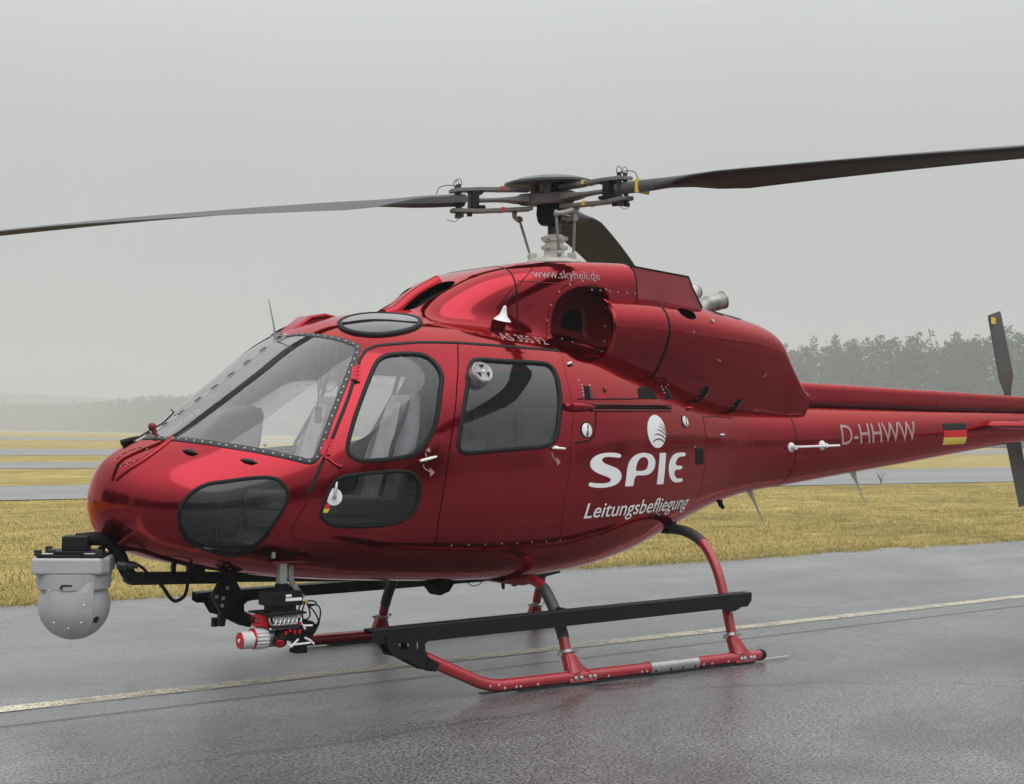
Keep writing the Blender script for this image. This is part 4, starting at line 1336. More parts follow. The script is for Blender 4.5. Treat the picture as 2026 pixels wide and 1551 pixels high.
# flat seam under the lettering strip
for side in (-1, 1):
    a = xz(COWL, [(x, 2.345 + .01 * x) for x in np.linspace(-.66, .275, 12)], side)
    bead(COWL, a, 'panel_seam', M['red_dark'], HELI, w=(-.003, .003), h=.003, closed=False)
    # rear baffle panel: flat sheet with swept trailing edge
    mb = MB()
    y0 = side * .435
    mb.prism([(.292, 2.30), (.292, 2.505), (.80, 2.475), (.84, 2.40), (.93, 2.28), (.93, 2.2), (.4, 2.2)], (0, y0, 0), (1, 0, 0), (0, 0, 1), (0, -side * .02, 0))
    mb.build('exit_baffle', M['rear_metal'], HELI, smooth=False, bevel=.002)
    mb = MB(); mb.tube([(.285, y0, 2.508), (.80, y0, 2.478), (.842, y0, 2.40), (.93, y0, 2.28)], .006, 6); mb.build('baffle_edge', M['matt'], HELI)
    # screws round the intake
    mb = MB()
    lp = shrink(COWL, recs[0] if side < 0 else recs[1], -.022)
    keep = [q for q in lp if q[0] < .02]
    screws(COWL, np.array(keep), mb, 16, .0065, off=.003)
    a = xz(COWL, [(x, 2.322 + .006 * x) for x in np.linspace(-.10, .265, 8)], side)
    screws(COWL, a, mb, 6, .0065, off=.002)
    tag(mb.build('cowl_screws', M['screw'], HELI, one=True), kind='stuff')
    bead(COWL, shrink(COWL, recs[0] if side < 0 else recs[1], -.012), 'intake_flange', M['red'], HELI, w=(-.022, .018), h=.004)
    # intake bowl: half funnel that narrows into the nacelle
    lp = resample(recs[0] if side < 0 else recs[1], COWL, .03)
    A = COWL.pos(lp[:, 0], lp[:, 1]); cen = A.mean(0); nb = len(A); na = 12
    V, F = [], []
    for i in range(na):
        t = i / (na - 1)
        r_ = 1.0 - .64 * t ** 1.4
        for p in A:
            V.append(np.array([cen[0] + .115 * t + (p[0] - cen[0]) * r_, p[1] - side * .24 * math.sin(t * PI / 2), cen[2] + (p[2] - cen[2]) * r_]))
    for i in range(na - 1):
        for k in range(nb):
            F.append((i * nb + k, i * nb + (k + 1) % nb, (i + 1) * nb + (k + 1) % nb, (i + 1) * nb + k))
    mb = MB(); mb.add(V, F); mb.build('intake_bowl', M['red_dark'], HELI)  # bowl coloured darker so that the intake looks shadowed
    mb = MB(); mb.add(V[-nb:], [tuple(range(nb))]); mb.build('intake_mouth', M['matt'], HELI, smooth=False)  # black face painted for the darkness inside the intake

# ---- engine cowls, port and starboard wrapped in one bulge behind the intakes
nvent = np.array([(.60, .64), (.74, .71), (.79, .58), (.735, .39), (.61, .42)])
mid = skin(NACELLE, 'engine_cowl', M['red'], HELI, xr=(-.012, .452), pr=(-1.5, PI + 1.5), dx=.04, dphi=.05, skirt=.0)
aft = skin(NACELLE, 'engine_cowl', M['red'], HELI, xr=(.462, 2.219), pr=(-1.5, PI + 1.5), holes=both(smooth_closed(nvent, 1)), dx=.045, dphi=.05, skirt=.02)
bead(NACELLE, [(.457, a) for a in np.linspace(-1.4, PI + 1.4, 120)], 'cowl_joint', M['matt'], HELI, w=(-.012, .012), h=.0015, closed=False)
# rolled lip of the intake and the rear closing plate
lipb = [NACELLE.pos(-.012, a) for a in np.linspace(-1.45, PI + 1.45, 90)]
mb = MB(); mb.tube(lipb, .014, 8); mb.build('intake_lip', M['red'], HELI)
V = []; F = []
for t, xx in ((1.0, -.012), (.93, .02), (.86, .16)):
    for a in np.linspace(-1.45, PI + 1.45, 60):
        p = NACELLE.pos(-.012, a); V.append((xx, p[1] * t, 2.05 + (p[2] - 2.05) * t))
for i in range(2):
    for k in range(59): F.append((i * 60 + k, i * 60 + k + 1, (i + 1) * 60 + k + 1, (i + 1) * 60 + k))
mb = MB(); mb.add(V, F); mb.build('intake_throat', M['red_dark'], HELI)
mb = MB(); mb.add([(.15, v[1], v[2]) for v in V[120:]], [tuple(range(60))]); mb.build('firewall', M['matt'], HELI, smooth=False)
rp = [NACELLE.pos(2.219, a) for a in np.linspace(-1.5, PI + 1.5, 60)]
mb = MB(); mb.add(rp, [tuple(range(60))]); mb.build('tail_plate', M['red'], HELI, smooth=False)
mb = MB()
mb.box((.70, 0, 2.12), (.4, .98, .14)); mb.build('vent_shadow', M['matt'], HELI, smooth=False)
# edges of the cowl and the ring of fasteners
for side in (-1, 1):
    fx = (lambda p: np.array(p)) if side < 0 else mirror_poly
    # cowl hinges: two plates with screws
    for pts in ([(.965, -.50), (1.04, -.49), (1.04, -.58), (.975, -.66)], [(1.378, -.59), (1.44, -.585), (1.435, -.68), (1.386, -.775)]):
        P = fx(np.array(pts)) if side < 0 else mirror_poly(np.array(pts))
        A = [NACELLE.pos(q[0], q[1]) + NACELLE.nrm(q[0], q[1]) * .004 for q in P]
        mb = MB(); N_ = NACELLE.nrm(P[0, 0], P[0, 1])
        mb.add(A + [p - N_ * .006 for p in A], [(0, 1, 2, 3), (0, 4, 5, 1), (1, 5, 6, 2), (2, 6, 7, 3), (3, 7, 4, 0)])
        mb.build('cowl_hinge', M['matt'], HELI, smooth=False)
        mb = MB()
        for t in (0.1, .4, .75, 1.0):
            mb.dome(A[0] * (1 - t) + A[3] * t + N_ * .002, N_, .0045, .6, 6); mb.dome(A[1] * (1 - t) + A[2] * t + N_ * .002, N_, .0045, .6, 6)
        tag(mb.build('hinge_screws', M['screw'], HELI, one=True), kind='stuff')
    mb = MB()
    for x, z in ((1.005, 1.93), (1.03, 1.925), (1.60, 1.86), (1.585, 1.845), (.70, 2.1)):
        q = xz(NACELLE, [(x, z)], side)[0]; mb.dome(NACELLE.pos(q[0], q[1]), NACELLE.nrm(q[0], q[1]), .0055, .6, 6)
    q = xz(NACELLE, [(.93, 2.185)], side)[0]
    mb.build('cowl_fastener', M['screw'], HELI)
    # cowl catch
    c = NACELLE.pos(q[0], q[1]); nn = NACELLE.nrm(q[0], q[1])
    mb = MB(); mb.lathe([(.018, 0), (.016, .008), (.00005, .010)], c, nn, 10); mb.build('cowl_catch', M['white_faded'], HELI)
    # exhaust stub: thick-walled pipe curling up and out
    e0 = np.array([1.22, side * .08, 2.22]); e1 = np.array([1.28, side * .10, 2.33]) if side < 0 else np.array([1.26, .07, 2.38]); e2 = np.array([1.43, side * .13, 2.385]) if side < 0 else np.array([1.37, .09, 2.46])
    pth = curve([e0, e1, e2], 10)
    mb = MB(); mb.tube(pth, [.062] * len(pth), 20, caps=False)
    d = pth[-1] - pth[-2]; d /= np.linalg.norm(d)
    mb.lathe([(.062, 0), (.066, .004), (.066, .012), (.055, .014), (.055, -.06), (.00005, -.06)], pth[-1], d, 20)
    mb.build('exhaust_pipe', M['soot'] if side < 0 else M['exhaust_pale'], HELI)
    # scalloped cut-out round the pipe
    q0 = xz(NACELLE, [(1.33, 2.265)], side)[0]
    cut = [(1.33 + .125 * math.cos(a), (1.03 if side < 0 else PI - 1.03) + .22 * math.sin(a)) for a in np.linspace(0, 2 * PI, 24, endpoint=False)]
    skin(NACELLE, 'exhaust_cutout', M['matt'], HELI, outline=np.array(cut), off=.002, skirt=0, dx=.04, dphi=.06)

# ---- drive shaft cover on the boom, three lengths
for x0, x1 in ((2.06, 2.83), (2.836, 3.99), (3.996, 5.55)):
    V, F = [], []
    xs = np.linspace(x0, x1, 8); m_ = 12
    for x in xs:
        zt = 1.842 - .009 * (x - 2.0); w = .095 - .010 * (x - 2); zb_ = BODY.par(x)[1] - .01
        for k in range(m_):
            a = PI * k / (m_ - 1)
            yy = -w * math.copysign(abs(math.cos(a)) ** .55, math.cos(a)); zz = zb_ + (zt - zb_) * abs(math.sin(a)) ** .35
            V.append((x, yy, zz))
    for i in range(7):
        for k in range(m_ - 1): F.append((i * m_ + k, i * m_ + k + 1, (i + 1) * m_ + k + 1, (i + 1) * m_ + k))
    F.append(tuple(range(m_))); F.append(tuple(range(7 * m_, 8 * m_)))
    mb = MB(); mb.add(V, F); mb.build('shaft_cover', M['red'], HELI, angle=50)
    mb = MB()
    for x in np.arange(x0 + .05, x1, .2):
        w = .095 - .010 * (x - 2)
        mb.dome((x, -w, 1.70), (0, -1, 0), .008, .7, 6); mb.dome((x, w, 1.70), (0, 1, 0), .008, .7, 6)
    tag(mb.build('cover_fasteners', M['matt'], HELI, one=True), kind='stuff')
mb = MB()
for s in (-1, 1): mb.tube([(x, s * (.10 - .010 * (x - 2)), BODY.par(x)[1] + .004) for x in np.linspace(2.1, 5.5, 14)], .006, 6)
mb.build('cover_gap', M['matt'], HELI)
bead(BODY, [(4.55, a) for a in np.linspace(-PI / 2, 1.5 * PI, 50)], 'boom_seam', M['red_dark'], HELI, w=(-.003, .003), h=.001, closed=False)
# towel-rail antenna on the boom
for side in (-1, 1):
    mb = MB()
    for x, z in ((1.99, 1.349), (2.345, 1.366)):
        q = xz(BODY, [(x, z)], side)[0]; c = BODY.pos(q[0], q[1]); nn = BODY.nrm(q[0], q[1])
        mb.lathe([(.036, 0), (.034, .008), (.020, .012), (.016, .05), (.00005, .052)], c, nn, 14)
    a = BODY.pos(*xz(BODY, [(1.985, 1.352)], side)[0]); b_ = BODY.pos(*xz(BODY, [(2.50, 1.366)], side)[0])
    mb.tube([a + np.array([0, side * .045, 0]), b_ + np.array([0, side * .045, 0])], .008, 8)
    mb.build('rail_antenna', M['white_part'], HELI)
    # horizontal stabiliser
    V, F = [], []
    prof = [(0, 0), (.03, .035), (.10, .045), (.25, .035), (.42, .006), (.25, -.020), (.10, -.028), (.03, -.02)]
    for yy in (side * .12, side * 1.15):
        for (a_, h_) in prof: V.append((4.48 + a_, yy, 1.545 + h_))
    n_ = len(prof)
    F = [(k, (k + 1) % n_, n_ + (k + 1) % n_, n_ + k) for k in range(n_)] + [tuple(range(n_)), tuple(range(n_, 2 * n_))]
    mb = MB(); mb.add(V, F); mb.build('stabiliser', M['red'], HELI, angle=50)
# ---- fins and tail rotor
mb = MB()
mb.prism([(5.35, 1.66), (5.95, 1.66), (6.65, 2.62), (6.28, 2.62)], (0, -.03, 0), (1, 0, 0), (0, 0, 1), (0, .06, 0))
mb.build('upper_fin', M['red'], HELI, bevel=.02, bseg=3)
mb = MB()
mb.prism([(5.75, 1.60), (6.30, 1.60), (6.55, .98), (6.20, .98)], (0, -.025, 0), (1, 0, 0), (0, 0, 1), (0, .05, 0))
mb.build('lower_fin', M['red'], HELI, bevel=.018, bseg=3)
TR = np.array([5.585, .30, 1.70])
mb = MB(); mb.cyl(TR + np.array([0, -.26, 0]), TR + np.array([0, .05, 0]), .05, 16); mb.lathe([(.09, 0), (.10, .05), (.05, .12), (.00005, .13)], TR - np.array([0, .06, 0]), (0, 1, 0), 18)
mb.build('tail_rotor_hub', M['dark'], HELI)
for sg in (1, -1):
    ax = np.array([-.31, 0, .95]) * sg; ax /= np.linalg.norm(ax)
    ch = np.array([ax[2], 0, -ax[0]])
    V, F = [], []
    st = [(.10, .06, .030, -.06), (.17, .08, .028, -.06), (.22, .11, .022, -.05), (.30, .165, .020, 0.0), (.60, .165, .016, 0.0), (.86, .165, .012, 0.0), (.90, .158, .010, .0)]
    for (r_, c_, t_, _) in st:
        tw = -R(20 - 10 * r_)
        cc = ch * math.cos(tw) + np.array([0, 1, 0]) * math.sin(tw) * sg; nn = np.cross(ax, cc)
        lead = .35 * c_
        for (a_, h_) in ((-.35, 0), (-.25, .8), (0, 1), (.3, .6), (.65, 0), (.3, -.5), (0, -.9), (-.25, -.7)):
            V.append(TR + ax * r_ + cc * a_ * c_ + nn * h_ * t_ * .5)
    k8 = 8
    for i in range(len(st) - 1):
        for k in range(k8): F.append((i * k8 + k, i * k8 + (k + 1) % k8, (i + 1) * k8 + (k + 1) % k8, (i + 1) * k8 + k))
    F.append(tuple(range(k8))); F.append(tuple(range((len(st) - 1) * k8, len(st) * k8)))
    tb = empty('tail_rotor_blade', parent=HELI)
    mb = MB(); mb.add(V, F); mb.build('blade_skin', M['tail_blade'], tb, angle=40)
    mb = MB(); c = TR + ax * .84 + ch * .0
    for s in (-1,):
        mb.box(c + np.array([0, s * .0085, 0]) - ch * .01, (.07, .002, .06))
    mb.build('yellow_mark', M['yellow'], tb, smooth=False)

# ---- fuselage side behind the doors: hatch, latches, rail, recesses, seams
for side in (-1, 1):
    X = lambda pts: xz(BODY, pts, side)
    def sm(name, pts, w=.0025, h=.0012, m='matt'):
        return bead(BODY, X(pts), name, M[m], HELI, w=(-w, w), h=h, closed=False, step=.025)
    sm('hatch_seam', [(-.362, 1.555), (-.372, 1.50), (-.388, 1.455), (-.40, 1.42), (-.418, 1.40), (-.446, 1.382), (-.50, 1.374), (-.57, 1.368)], .006, .002)
    sm('hatch_seam', [(-.575, 1.365), (-.58, 1.2), (-.60, 1.05), (-.585, .92)], .0022, .001, 'red_dark')
    sm('hatch_seam', [(.915, 1.56), (.912, 1.45), (.90, 1.30), (.885, 1.15), (.87, 1.05), (.85, .98)], .004, .0015)
    sm('hatch_seam', [(.93, 1.545), (1.1, 1.553), (1.34, 1.545)], .003, .0012)
    sm('hatch_seam', [(1.345, 1.54), (1.365, 1.45), (1.372, 1.36)], .003, .0012, 'red_dark')
    sm('hatch_seam', [(1.52, 1.48), (1.54, 1.40), (1.54, 1.30)], .002, .001, 'red_dark')
    sm('hatch_seam', [(-.50, 1.625), (-.3, 1.628), (0, 1.638), (.3, 1.65), (.50, 1.655)], .005, .002)
    sm('roof_joint', [(-.50, 1.945), (-.47, 1.90), (-.455, 1.86)], .002, .001, 'red_dark')
    # sliding rail with a tear-shaped fairing at its front end
    mb = MB(); p = [BODY.pos(*X([(x, 1.578 + .02 * (x + .4))])[0]) for x in np.linspace(-.40, .47, 14)]
    nrm_ = [BODY.nrm(*X([(x, 1.578)])[0]) for x in np.linspace(-.40, .47, 14)]
    mb.tube([a + b_ * .010 + np.array([0, 0, .016]) for a, b_ in zip(p, nrm_)], .008, 6); mb.tube([a + b_ * .010 - np.array([0, 0, .020]) for a, b_ in zip(p, nrm_)], .008, 6)
    mb.build('door_rail', M['red_dark'], HELI)
    mb = MB(); mb.tube([a + b_ * .004 - np.array([0, 0, .002]) for a, b_ in zip(p, nrm_)], .012, 8, flat=.6); mb.build('rail_groove', M['matt'], HELI)
    mb = MB()
    xs_ = np.linspace(-.63, -.38, 8)
    mb.tube([BODY.pos(*X([(x, 1.578)])[0]) + BODY.nrm(*X([(x, 1.578)])[0]) * .004 for x in xs_], [.020, .032, .036, .037, .036, .032, .026, .016], 14, flat=.8)
    mb.build('rail_fairing', M['red'], HELI)
    # hinge recesses, cut-out and drain hole above the rail
    for nm, poly in (('hinge_recess', [(-.412, 1.705), (-.36, 1.706), (-.378, 1.63), (-.435, 1.628)]), ('hinge_recess', [(.50, 1.732), (.545, 1.728), (.53, 1.66), (.47, 1.655)]),
                     ('side_cutout', [(.105, 1.642), (.12, 1.70), (.16, 1.718), (.28, 1.727), (.325, 1.70), (.345, 1.652)]),
                     ('drain_hole', [(-.234 + .014 * math.cos(a), 1.683 + .016 * math.sin(a)) for a in np.linspace(0, 2 * PI, 14, endpoint=False)]),
                     ('square_vent', [(.748, 1.34), (.868, 1.338), (.875, 1.232), (.755, 1.232)])):
        skin(BODY, nm, M['matt'], HELI, outline=X(poly), off=.0015, skirt=0, dx=.05, dphi=.06, snap=.015)
    mb = MB()
    for poly in ([(-.385, 1.70), (-.365, 1.69), (-.375, 1.632), (-.40, 1.63)], [(.525, 1.725), (.54, 1.715), (.535, 1.66), (.51, 1.658)]):
        A = [BODY.pos(*X([q])[0]) + BODY.nrm(*X([q])[0]) * .012 for q in poly]; mb.add(A + [q_ + np.array([0, -side * .014, 0]) for q_ in A], [(0, 1, 2, 3), (0, 4, 5, 1), (1, 5, 6, 2), (2, 6, 7, 3), (3, 7, 4, 0)])
    mb.build('hatch_hinge', M['dark'], HELI, smooth=False)
    mb = MB()
    for x, z in ((-.43, 1.71), (-.432, 1.69), (-.436, 1.67), (-.44, 1.65), (-.355, 1.712), (.487, 1.735), (.483, 1.715), (.478, 1.695), (.55, 1.735), (-.44, 1.74), (.745, 1.349), (.30, .93), (.34, .92)):
        q = X([(x, z)])[0]; mb.dome(BODY.pos(q[0], q[1]), BODY.nrm(q[0], q[1]), .007, .6, 6)
    for x in np.linspace(-1.40, -.62, 8):
        q = X([(x, .80)])[0]; mb.dome(BODY.pos(q[0], q[1]), BODY.nrm(q[0], q[1]), .005, .6, 6)
    # the row of rivets that runs along the base of the engine cowl
    for x, z in zip(np.linspace(-.40, .62, 14), np.concatenate([np.linspace(2.02, 1.93, 7), np.linspace(1.91, 1.755, 7)])):
        q = X([(x, min(z, BODY.par(x)[1] - .02))])[0]; mb.dome(BODY.pos(q[0], q[1]), BODY.nrm(q[0], q[1]), .006, .6, 6)
    tag(mb.build('rivets', M['screw'], HELI, one=True), kind='stuff')
    # two round pale latches with a slot, small catches
    for x, z, r_ in ((-.467, 1.442, .042), (.63, 1.512, .036)):
        q = X([(x, z)])[0]; c = BODY.pos(q[0], q[1]); nn = BODY.nrm(q[0], q[1])
        lt = empty('hatch_latch', parent=HELI)
        mb = MB(); mb.lathe([(r_ + .006, 0), (r_ + .006, .003), (r_, .004)], c, nn, 24); mb.build('latch_rim', M['matt'], lt)
        mb = MB(); mb.lathe([(r_, 0), (r_, .008), (r_ * .9, .011), (.00005, .012)], c, nn, 24); mb.build('latch_plate', M['white_part'], lt)
        qm = np.array(Vector((0, 0, 1)).rotation_difference(Vector(nn)).to_matrix())
        up = np.array([.25, 0, 1.0]); up -= nn * up.dot(nn); up /= np.linalg.norm(up); rt = np.cross(up, nn)
        mb = MB(); mb.box(c + nn * .0125 - up * r_ * .5, (r_ * .28, r_ * .8, .004), np.stack([rt, up, nn], 1)); mb.box(c + nn * .0125 + up * r_ * .45, (r_ * .18, r_ * .7, .004), np.stack([rt, up, nn], 1))
        mb.build('latch_slot', M['dark'], lt, smooth=False)
    mb = MB()
    for x, z in ((1.139, 1.429), (-.46, 1.835)):
        q = X([(x, z)])[0]; c = BODY.pos(q[0], q[1]); nn = BODY.nrm(q[0], q[1])
        mb.tube([c + np.array([-.018, 0, 0]), c + nn * .012, c + np.array([.022, 0, -.003])], [.008, .012, .008], 8)
    mb.build('catch', M['steel'], HELI)
    mb = MB(); q = X([(.74, 1.60)])[0]; c = BODY.pos(q[0], q[1])
    mb.tube([c + np.array([-.04, 0, 0]), c + BODY.nrm(q[0], q[1]) * .014, c + np.array([.05, 0, .008])], [.004, .012, .004], 8); mb.build('fuel_vent', M['red'], HELI)
    # belly catches
    mb = MB()
    q = X([(-2.36, .775)])[0]; c = BODY.pos(q[0], q[1]); mb.box(c, (.02, .02, .05)); mb.build('belly_catch', M['steel'], HELI, bevel=.004)
mb = MB()
for x in (.95, 1.46):
    zb_ = BODY.par(x)[0]; mb.tube([(x - .01, -.10, zb_ + .02), (x, -.11, zb_ - .03), (x + .02, -.12, zb_ - .05)], [.02, .018, .012], 8)
mb.build('drain_pipe', M['rubber'], HELI)
# belly blade antennas under the boom
for x, tipx in ((1.86, 2.04), (3.02, 3.20)):
    zb_ = BODY.par(x)[0]
    mb = MB()
    mb.tube([(x, 0, zb_ + .01), (x + .06, 0, zb_ - .08), (tipx, 0, zb_ - .27)], [.036, .013, .003], 10, flat=.45)
    mb.build('spike_antenna', M['tan'], HELI)
# shark-fin antenna with a whip on the roof
mb = MB()
c = np.array([-.80, -.50, 2.088])
mb.lathe([(.055, 0), (.045, .012), (.026, .03), (.016, .06), (.010, .085), (.00005, .092)], c, (.05, -.25, 1), 14)
mb.build('fin_antenna', M['white_part'], HELI)
mb = MB(); mb.tube([c + np.array([0, -.02, .08]), c + np.array([.10, -.015, .20]), c + np.array([.25, .0, .36])], [.004, .003, .002], 6); mb.build('fin_whip', M['matt'], HELI)

# ---- lettering and marks on the port side (and the starboard side alike)
def zpix(pts): return [((a - 303) / 940.0, (1088 - b_) / 331.0) for a, b_ in pts]
S_ = [(560, 805), (566, 788), (545, 770), (500, 763), (430, 763), (370, 780), (325, 815), (308, 860), (315, 905), (350, 945), (410, 975), (460, 995), (485, 1015), (480, 1040), (440, 1055), (390, 1055), (345, 1050), (310, 1042), (303, 1075), (340, 1090), (400, 1097), (470, 1092), (530, 1070), (565, 1035), (577, 990), (565, 945), (530, 910), (470, 885), (425, 865), (405, 845), (403, 825), (420, 808), (450, 802), (500, 805), (545, 812)]
P_ = [(610, 1088), (611, 1083), (622, 900), (640, 840), (680, 790), (740, 763), (800, 762), (855, 780), (890, 825), (895, 880), (880, 930), (850, 965), (810, 982), (760, 984), (698, 984), (686, 1080), (685, 1085), (680, 1087)]
Ph = [(700, 938), (706, 885), (718, 845), (740, 815), (768, 803), (797, 808), (818, 832), (822, 870), (814, 908), (793, 932), (765, 940), (730, 940)]
I_ = [(938, 762), (1008, 762), (997, 1076), (923, 1078)]
E_ = [(1243, 757), (1243, 795), (1200, 797), (1160, 805), (1135, 835), (1120, 890), (1212, 893), (1208, 932), (1116, 932), (1118, 985), (1137, 1013), (1165, 1025), (1230, 1022), (1228, 1060), (1140, 1066), (1095, 1045), (1062, 1000), (1043, 930), (1048, 860), (1075, 800), (1110, 770), (1160, 758)]
def sm1(p): return [tuple(q) for q in smooth_closed(p, 1)]
# the photograph's text block: corner points of the panel on the skin
c00, c10, c01 = (-.459, 1.110), (.600, 1.106), (-.449, 1.316)
def lm(a, b_): return (c00[0] + a * (c10[0] - c00[0]) + b_ * (c01[0] - c00[0]), c00[1] + a * (c10[1] - c00[1]) + b_ * (c01[1] - c00[1]))
for side in (-1, 1):
    fl = (lambda a, b_: lm(a, b_)) if side < 0 else (lambda a, b_: lm(1 - a, b_))
    for poly, hole in ((sm1(S_), None), (sm1(P_), sm1(Ph)), (I_, None), (sm1(E_), None)):
        me = flat_poly([zpix(poly)], [zpix(hole)] if hole else [])
        on_skin(BODY, me, 'logo_letter', M['white'], HELI, fl, side, .002)
    oc = (.240, 1.444)
    ov = [(oc[0] + .110 * math.cos(a), oc[1] + .103 * math.sin(a) + .012 * math.cos(a) * 0) for a in np.linspace(0, 2 * PI, 48, endpoint=False)]
    sx = (lambda a, b_: (a, b_)) if side < 0 else (lambda a, b_: (2 * .24 - a, b_))
    on_skin(BODY, flat_poly([ov]), 'logo_emblem', M['white'], HELI, sx, side, .002)
    def ez(a, b_): return (oc[0] + (a - 963) / 90 * .110, oc[1] - (b_ - 550) / 158 * .103)
    for pts, w0 in (([(918, 655), (940, 632), (968, 622), (1000, 630), (1034, 656)], 9), ([(935, 586), (960, 576), (985, 580), (1015, 596), (1044, 626)], 8), ([(962, 536), (985, 536), (1008, 548), (1030, 568), (1050, 594)], 7), ([(983, 500), (1002, 506), (1020, 522), (1036, 542), (1050, 566)], 5.5), ([(1002, 474), (1018, 484), (1032, 502), (1042, 518), (1050, 538)], 4.5)):
        C_ = np.array(curve([np.array(q) for q in pts], 16)); n_ = len(C_)
        T_ = np.gradient(C_, axis=0); T_ /= np.linalg.norm(T_, axis=1, keepdims=True); N_ = np.stack([-T_[:, 1], T_[:, 0]], 1)
        w_ = w0 * np.sin(np.linspace(.25, 1, n_) * PI / 2)[:, None] * np.linspace(1, .6, n_)[:, None]
        poly = [ez(*q) for q in (C_ + N_ * w_)] + [ez(*q) for q in (C_ - N_ * w_)[::-1]]
        on_skin(BODY, flat_poly([poly]), 'emblem_stripe', M['red_dark'], HELI, sx, side, .0035)

    def write(L, body, name, m, x0, z0, x1, z1, hgt, shear=0.0, cap=.7, bold=0.0, narrow=1.0):
        me = text_tris(body, 1.0, shear, bold)
        us = np.array([v.co.x for v in me.vertices]); u0, u1 = us.min(), us.max()
        def f(a, b_):
            t = (a - u0) / (u1 - u0)
            if side > 0: t = t
            xa, xb = (x0, x1) if side < 0 else (x1, x0)
            zz0, zz1 = (z0, z1) if side < 0 else (z1, z0)
            return (xa + (xb - xa) * t, zz0 + (zz1 - zz0) * t + b_ / cap * hgt)
        on_skin(L, me, name, m, HELI, f, side, .0025)
    write(BODY, 'Leitungsbefliegung', 'side_lettering', M['white'], -.475, .928, .735, .950, .088, .22, bold=.006)
    write(BODY, 'AS 355 F2', 'roof_lettering', M['white_faded'], -.90, 1.962, -.53, 1.950, .045, 0, bold=.01)
    write(BODY, 'D-HHWW', 'registration', M['white_faded'], 2.585, 1.372, 3.545, 1.415, .150, 0, bold=.004)
    write(COWL, 'www.skyheli.de', 'cowl_lettering', M['white_faded'], -.540, 2.366, -.025, 2.390, .052, 0, bold=.006)
    for z0, z1, mm in ((1.495, 1.552, 'black'), (1.438, 1.495, 'flag_red'), (1.380, 1.438, 'yellow')):
        n_ = 6
        poly = [(3.92 + .33 * t, z0 + .010 * t) for t in np.linspace(0, 1, n_)] + [(3.92 + .33 * t, z1 + .010 * t) for t in np.linspace(1, 0, n_)]
        on_skin(BODY, flat_poly([poly]), 'flag_stripe', M[mm], HELI, lambda a, b_: (a, b_), side, .002)

# rows of flush rivets in body colour along the frames and lap joints of the rear fuselage and boom
for side in (-1, 1):
    mb = MB()
    def row(pts, n_):
        for x, z in zip(np.linspace(pts[0][0], pts[1][0], n_), np.linspace(pts[0][1], pts[1][1], n_)):
            q = xz(BODY, [(x, z)], side)[0]; mb.dome(BODY.pos(q[0], q[1]) - BODY.nrm(q[0], q[1]) * .0012, BODY.nrm(q[0], q[1]), .0048, .6, 6)
    row(((-.545, 1.30), (-.57, .92)), 12); row(((.84, 1.50), (.80, 1.02)), 14); row(((.97, 1.50), (.93, 1.02)), 12)
    row(((1.41, 1.50), (1.40, 1.10)), 10); row(((-.52, .86), (.80, .98)), 26); row(((2.09, 1.60), (2.09, 1.16)), 11); row(((2.01, 1.60), (2.01, 1.15)), 11)
    row(((4.60, 1.62), (4.60, 1.44)), 7); row(((4.50, 1.62), (4.50, 1.43)), 7); row(((2.15, 1.60), (4.40, 1.625)), 36)
    tag(mb.build('flush_rivets', M['red'], HELI, one=True), kind='stuff')

# ================================================================ cabin fittings
for yy in (-.40, .42):
    st = empty('pilot_seat', parent=HELI)
    mb = MB()
    # cushion and a reclined, gently waisted backrest
    mb.prism([(-1.98, 1.06), (-1.98, .95), (-1.55, .93), (-1.55, 1.05)], (0, yy - .23, 0), (1, 0, 0), (0, 0, 1), (0, .46, 0))
    mb.build('seat_cushion', M['seat'], st, bevel=.035, bseg=3)
    V, F = [], []
    rows = [(0, .225, .10), (.12, .235, .10), (.30, .235, .09), (.45, .21, .085), (.54, .175, .08), (.60, .15, .075), (.63, .13, .06)]
    for (h_, w_, d_) in rows:
        cx = -1.60 + .30 * h_; cz = 1.0 + h_
        for k in range(14):
            a = 2 * PI * k / 14
            V.append((cx + d_ * .5 * math.copysign(abs(math.cos(a)) ** .7, math.cos(a)), yy + w_ * math.copysign(abs(math.sin(a)) ** .6, math.sin(a)), cz))
    for i in range(len(rows) - 1):
        for k in range(14): F.append((i * 14 + k, i * 14 + (k + 1) % 14, (i + 1) * 14 + (k + 1) % 14, (i + 1) * 14 + k))
    F.append(tuple(range(14))); F.append(tuple(range(14 * (len(rows) - 1), 14 * len(rows))))
    mb = MB(); mb.add(V, F); mb.build('seat_back', M['seat'], st, angle=60)
    mb = MB()
    mb.tube([(-1.66 + .30 * h_, yy, 1.0 + h_) for h_ in (.02, .2, .4, .58)], [.085, .09, .09, .07], 12, flat=.22); mb.build('seat_centre', M['seat_mid'], st, angle=60)
    mb = MB(); mb.tube([(-1.665, yy - .15, 1.06), (-1.58, yy - .14, 1.35), (-1.43, yy - .10, 1.62), (-1.35, yy - .05, 2.0)], .012, 6); mb.tube([(-1.665, yy + .15, 1.06), (-1.58, yy + .14, 1.35), (-1.43, yy + .10, 1.62), (-1.35, yy + .05, 2.0)], .012, 6); mb.build('seat_belt', M['rubber'], st)
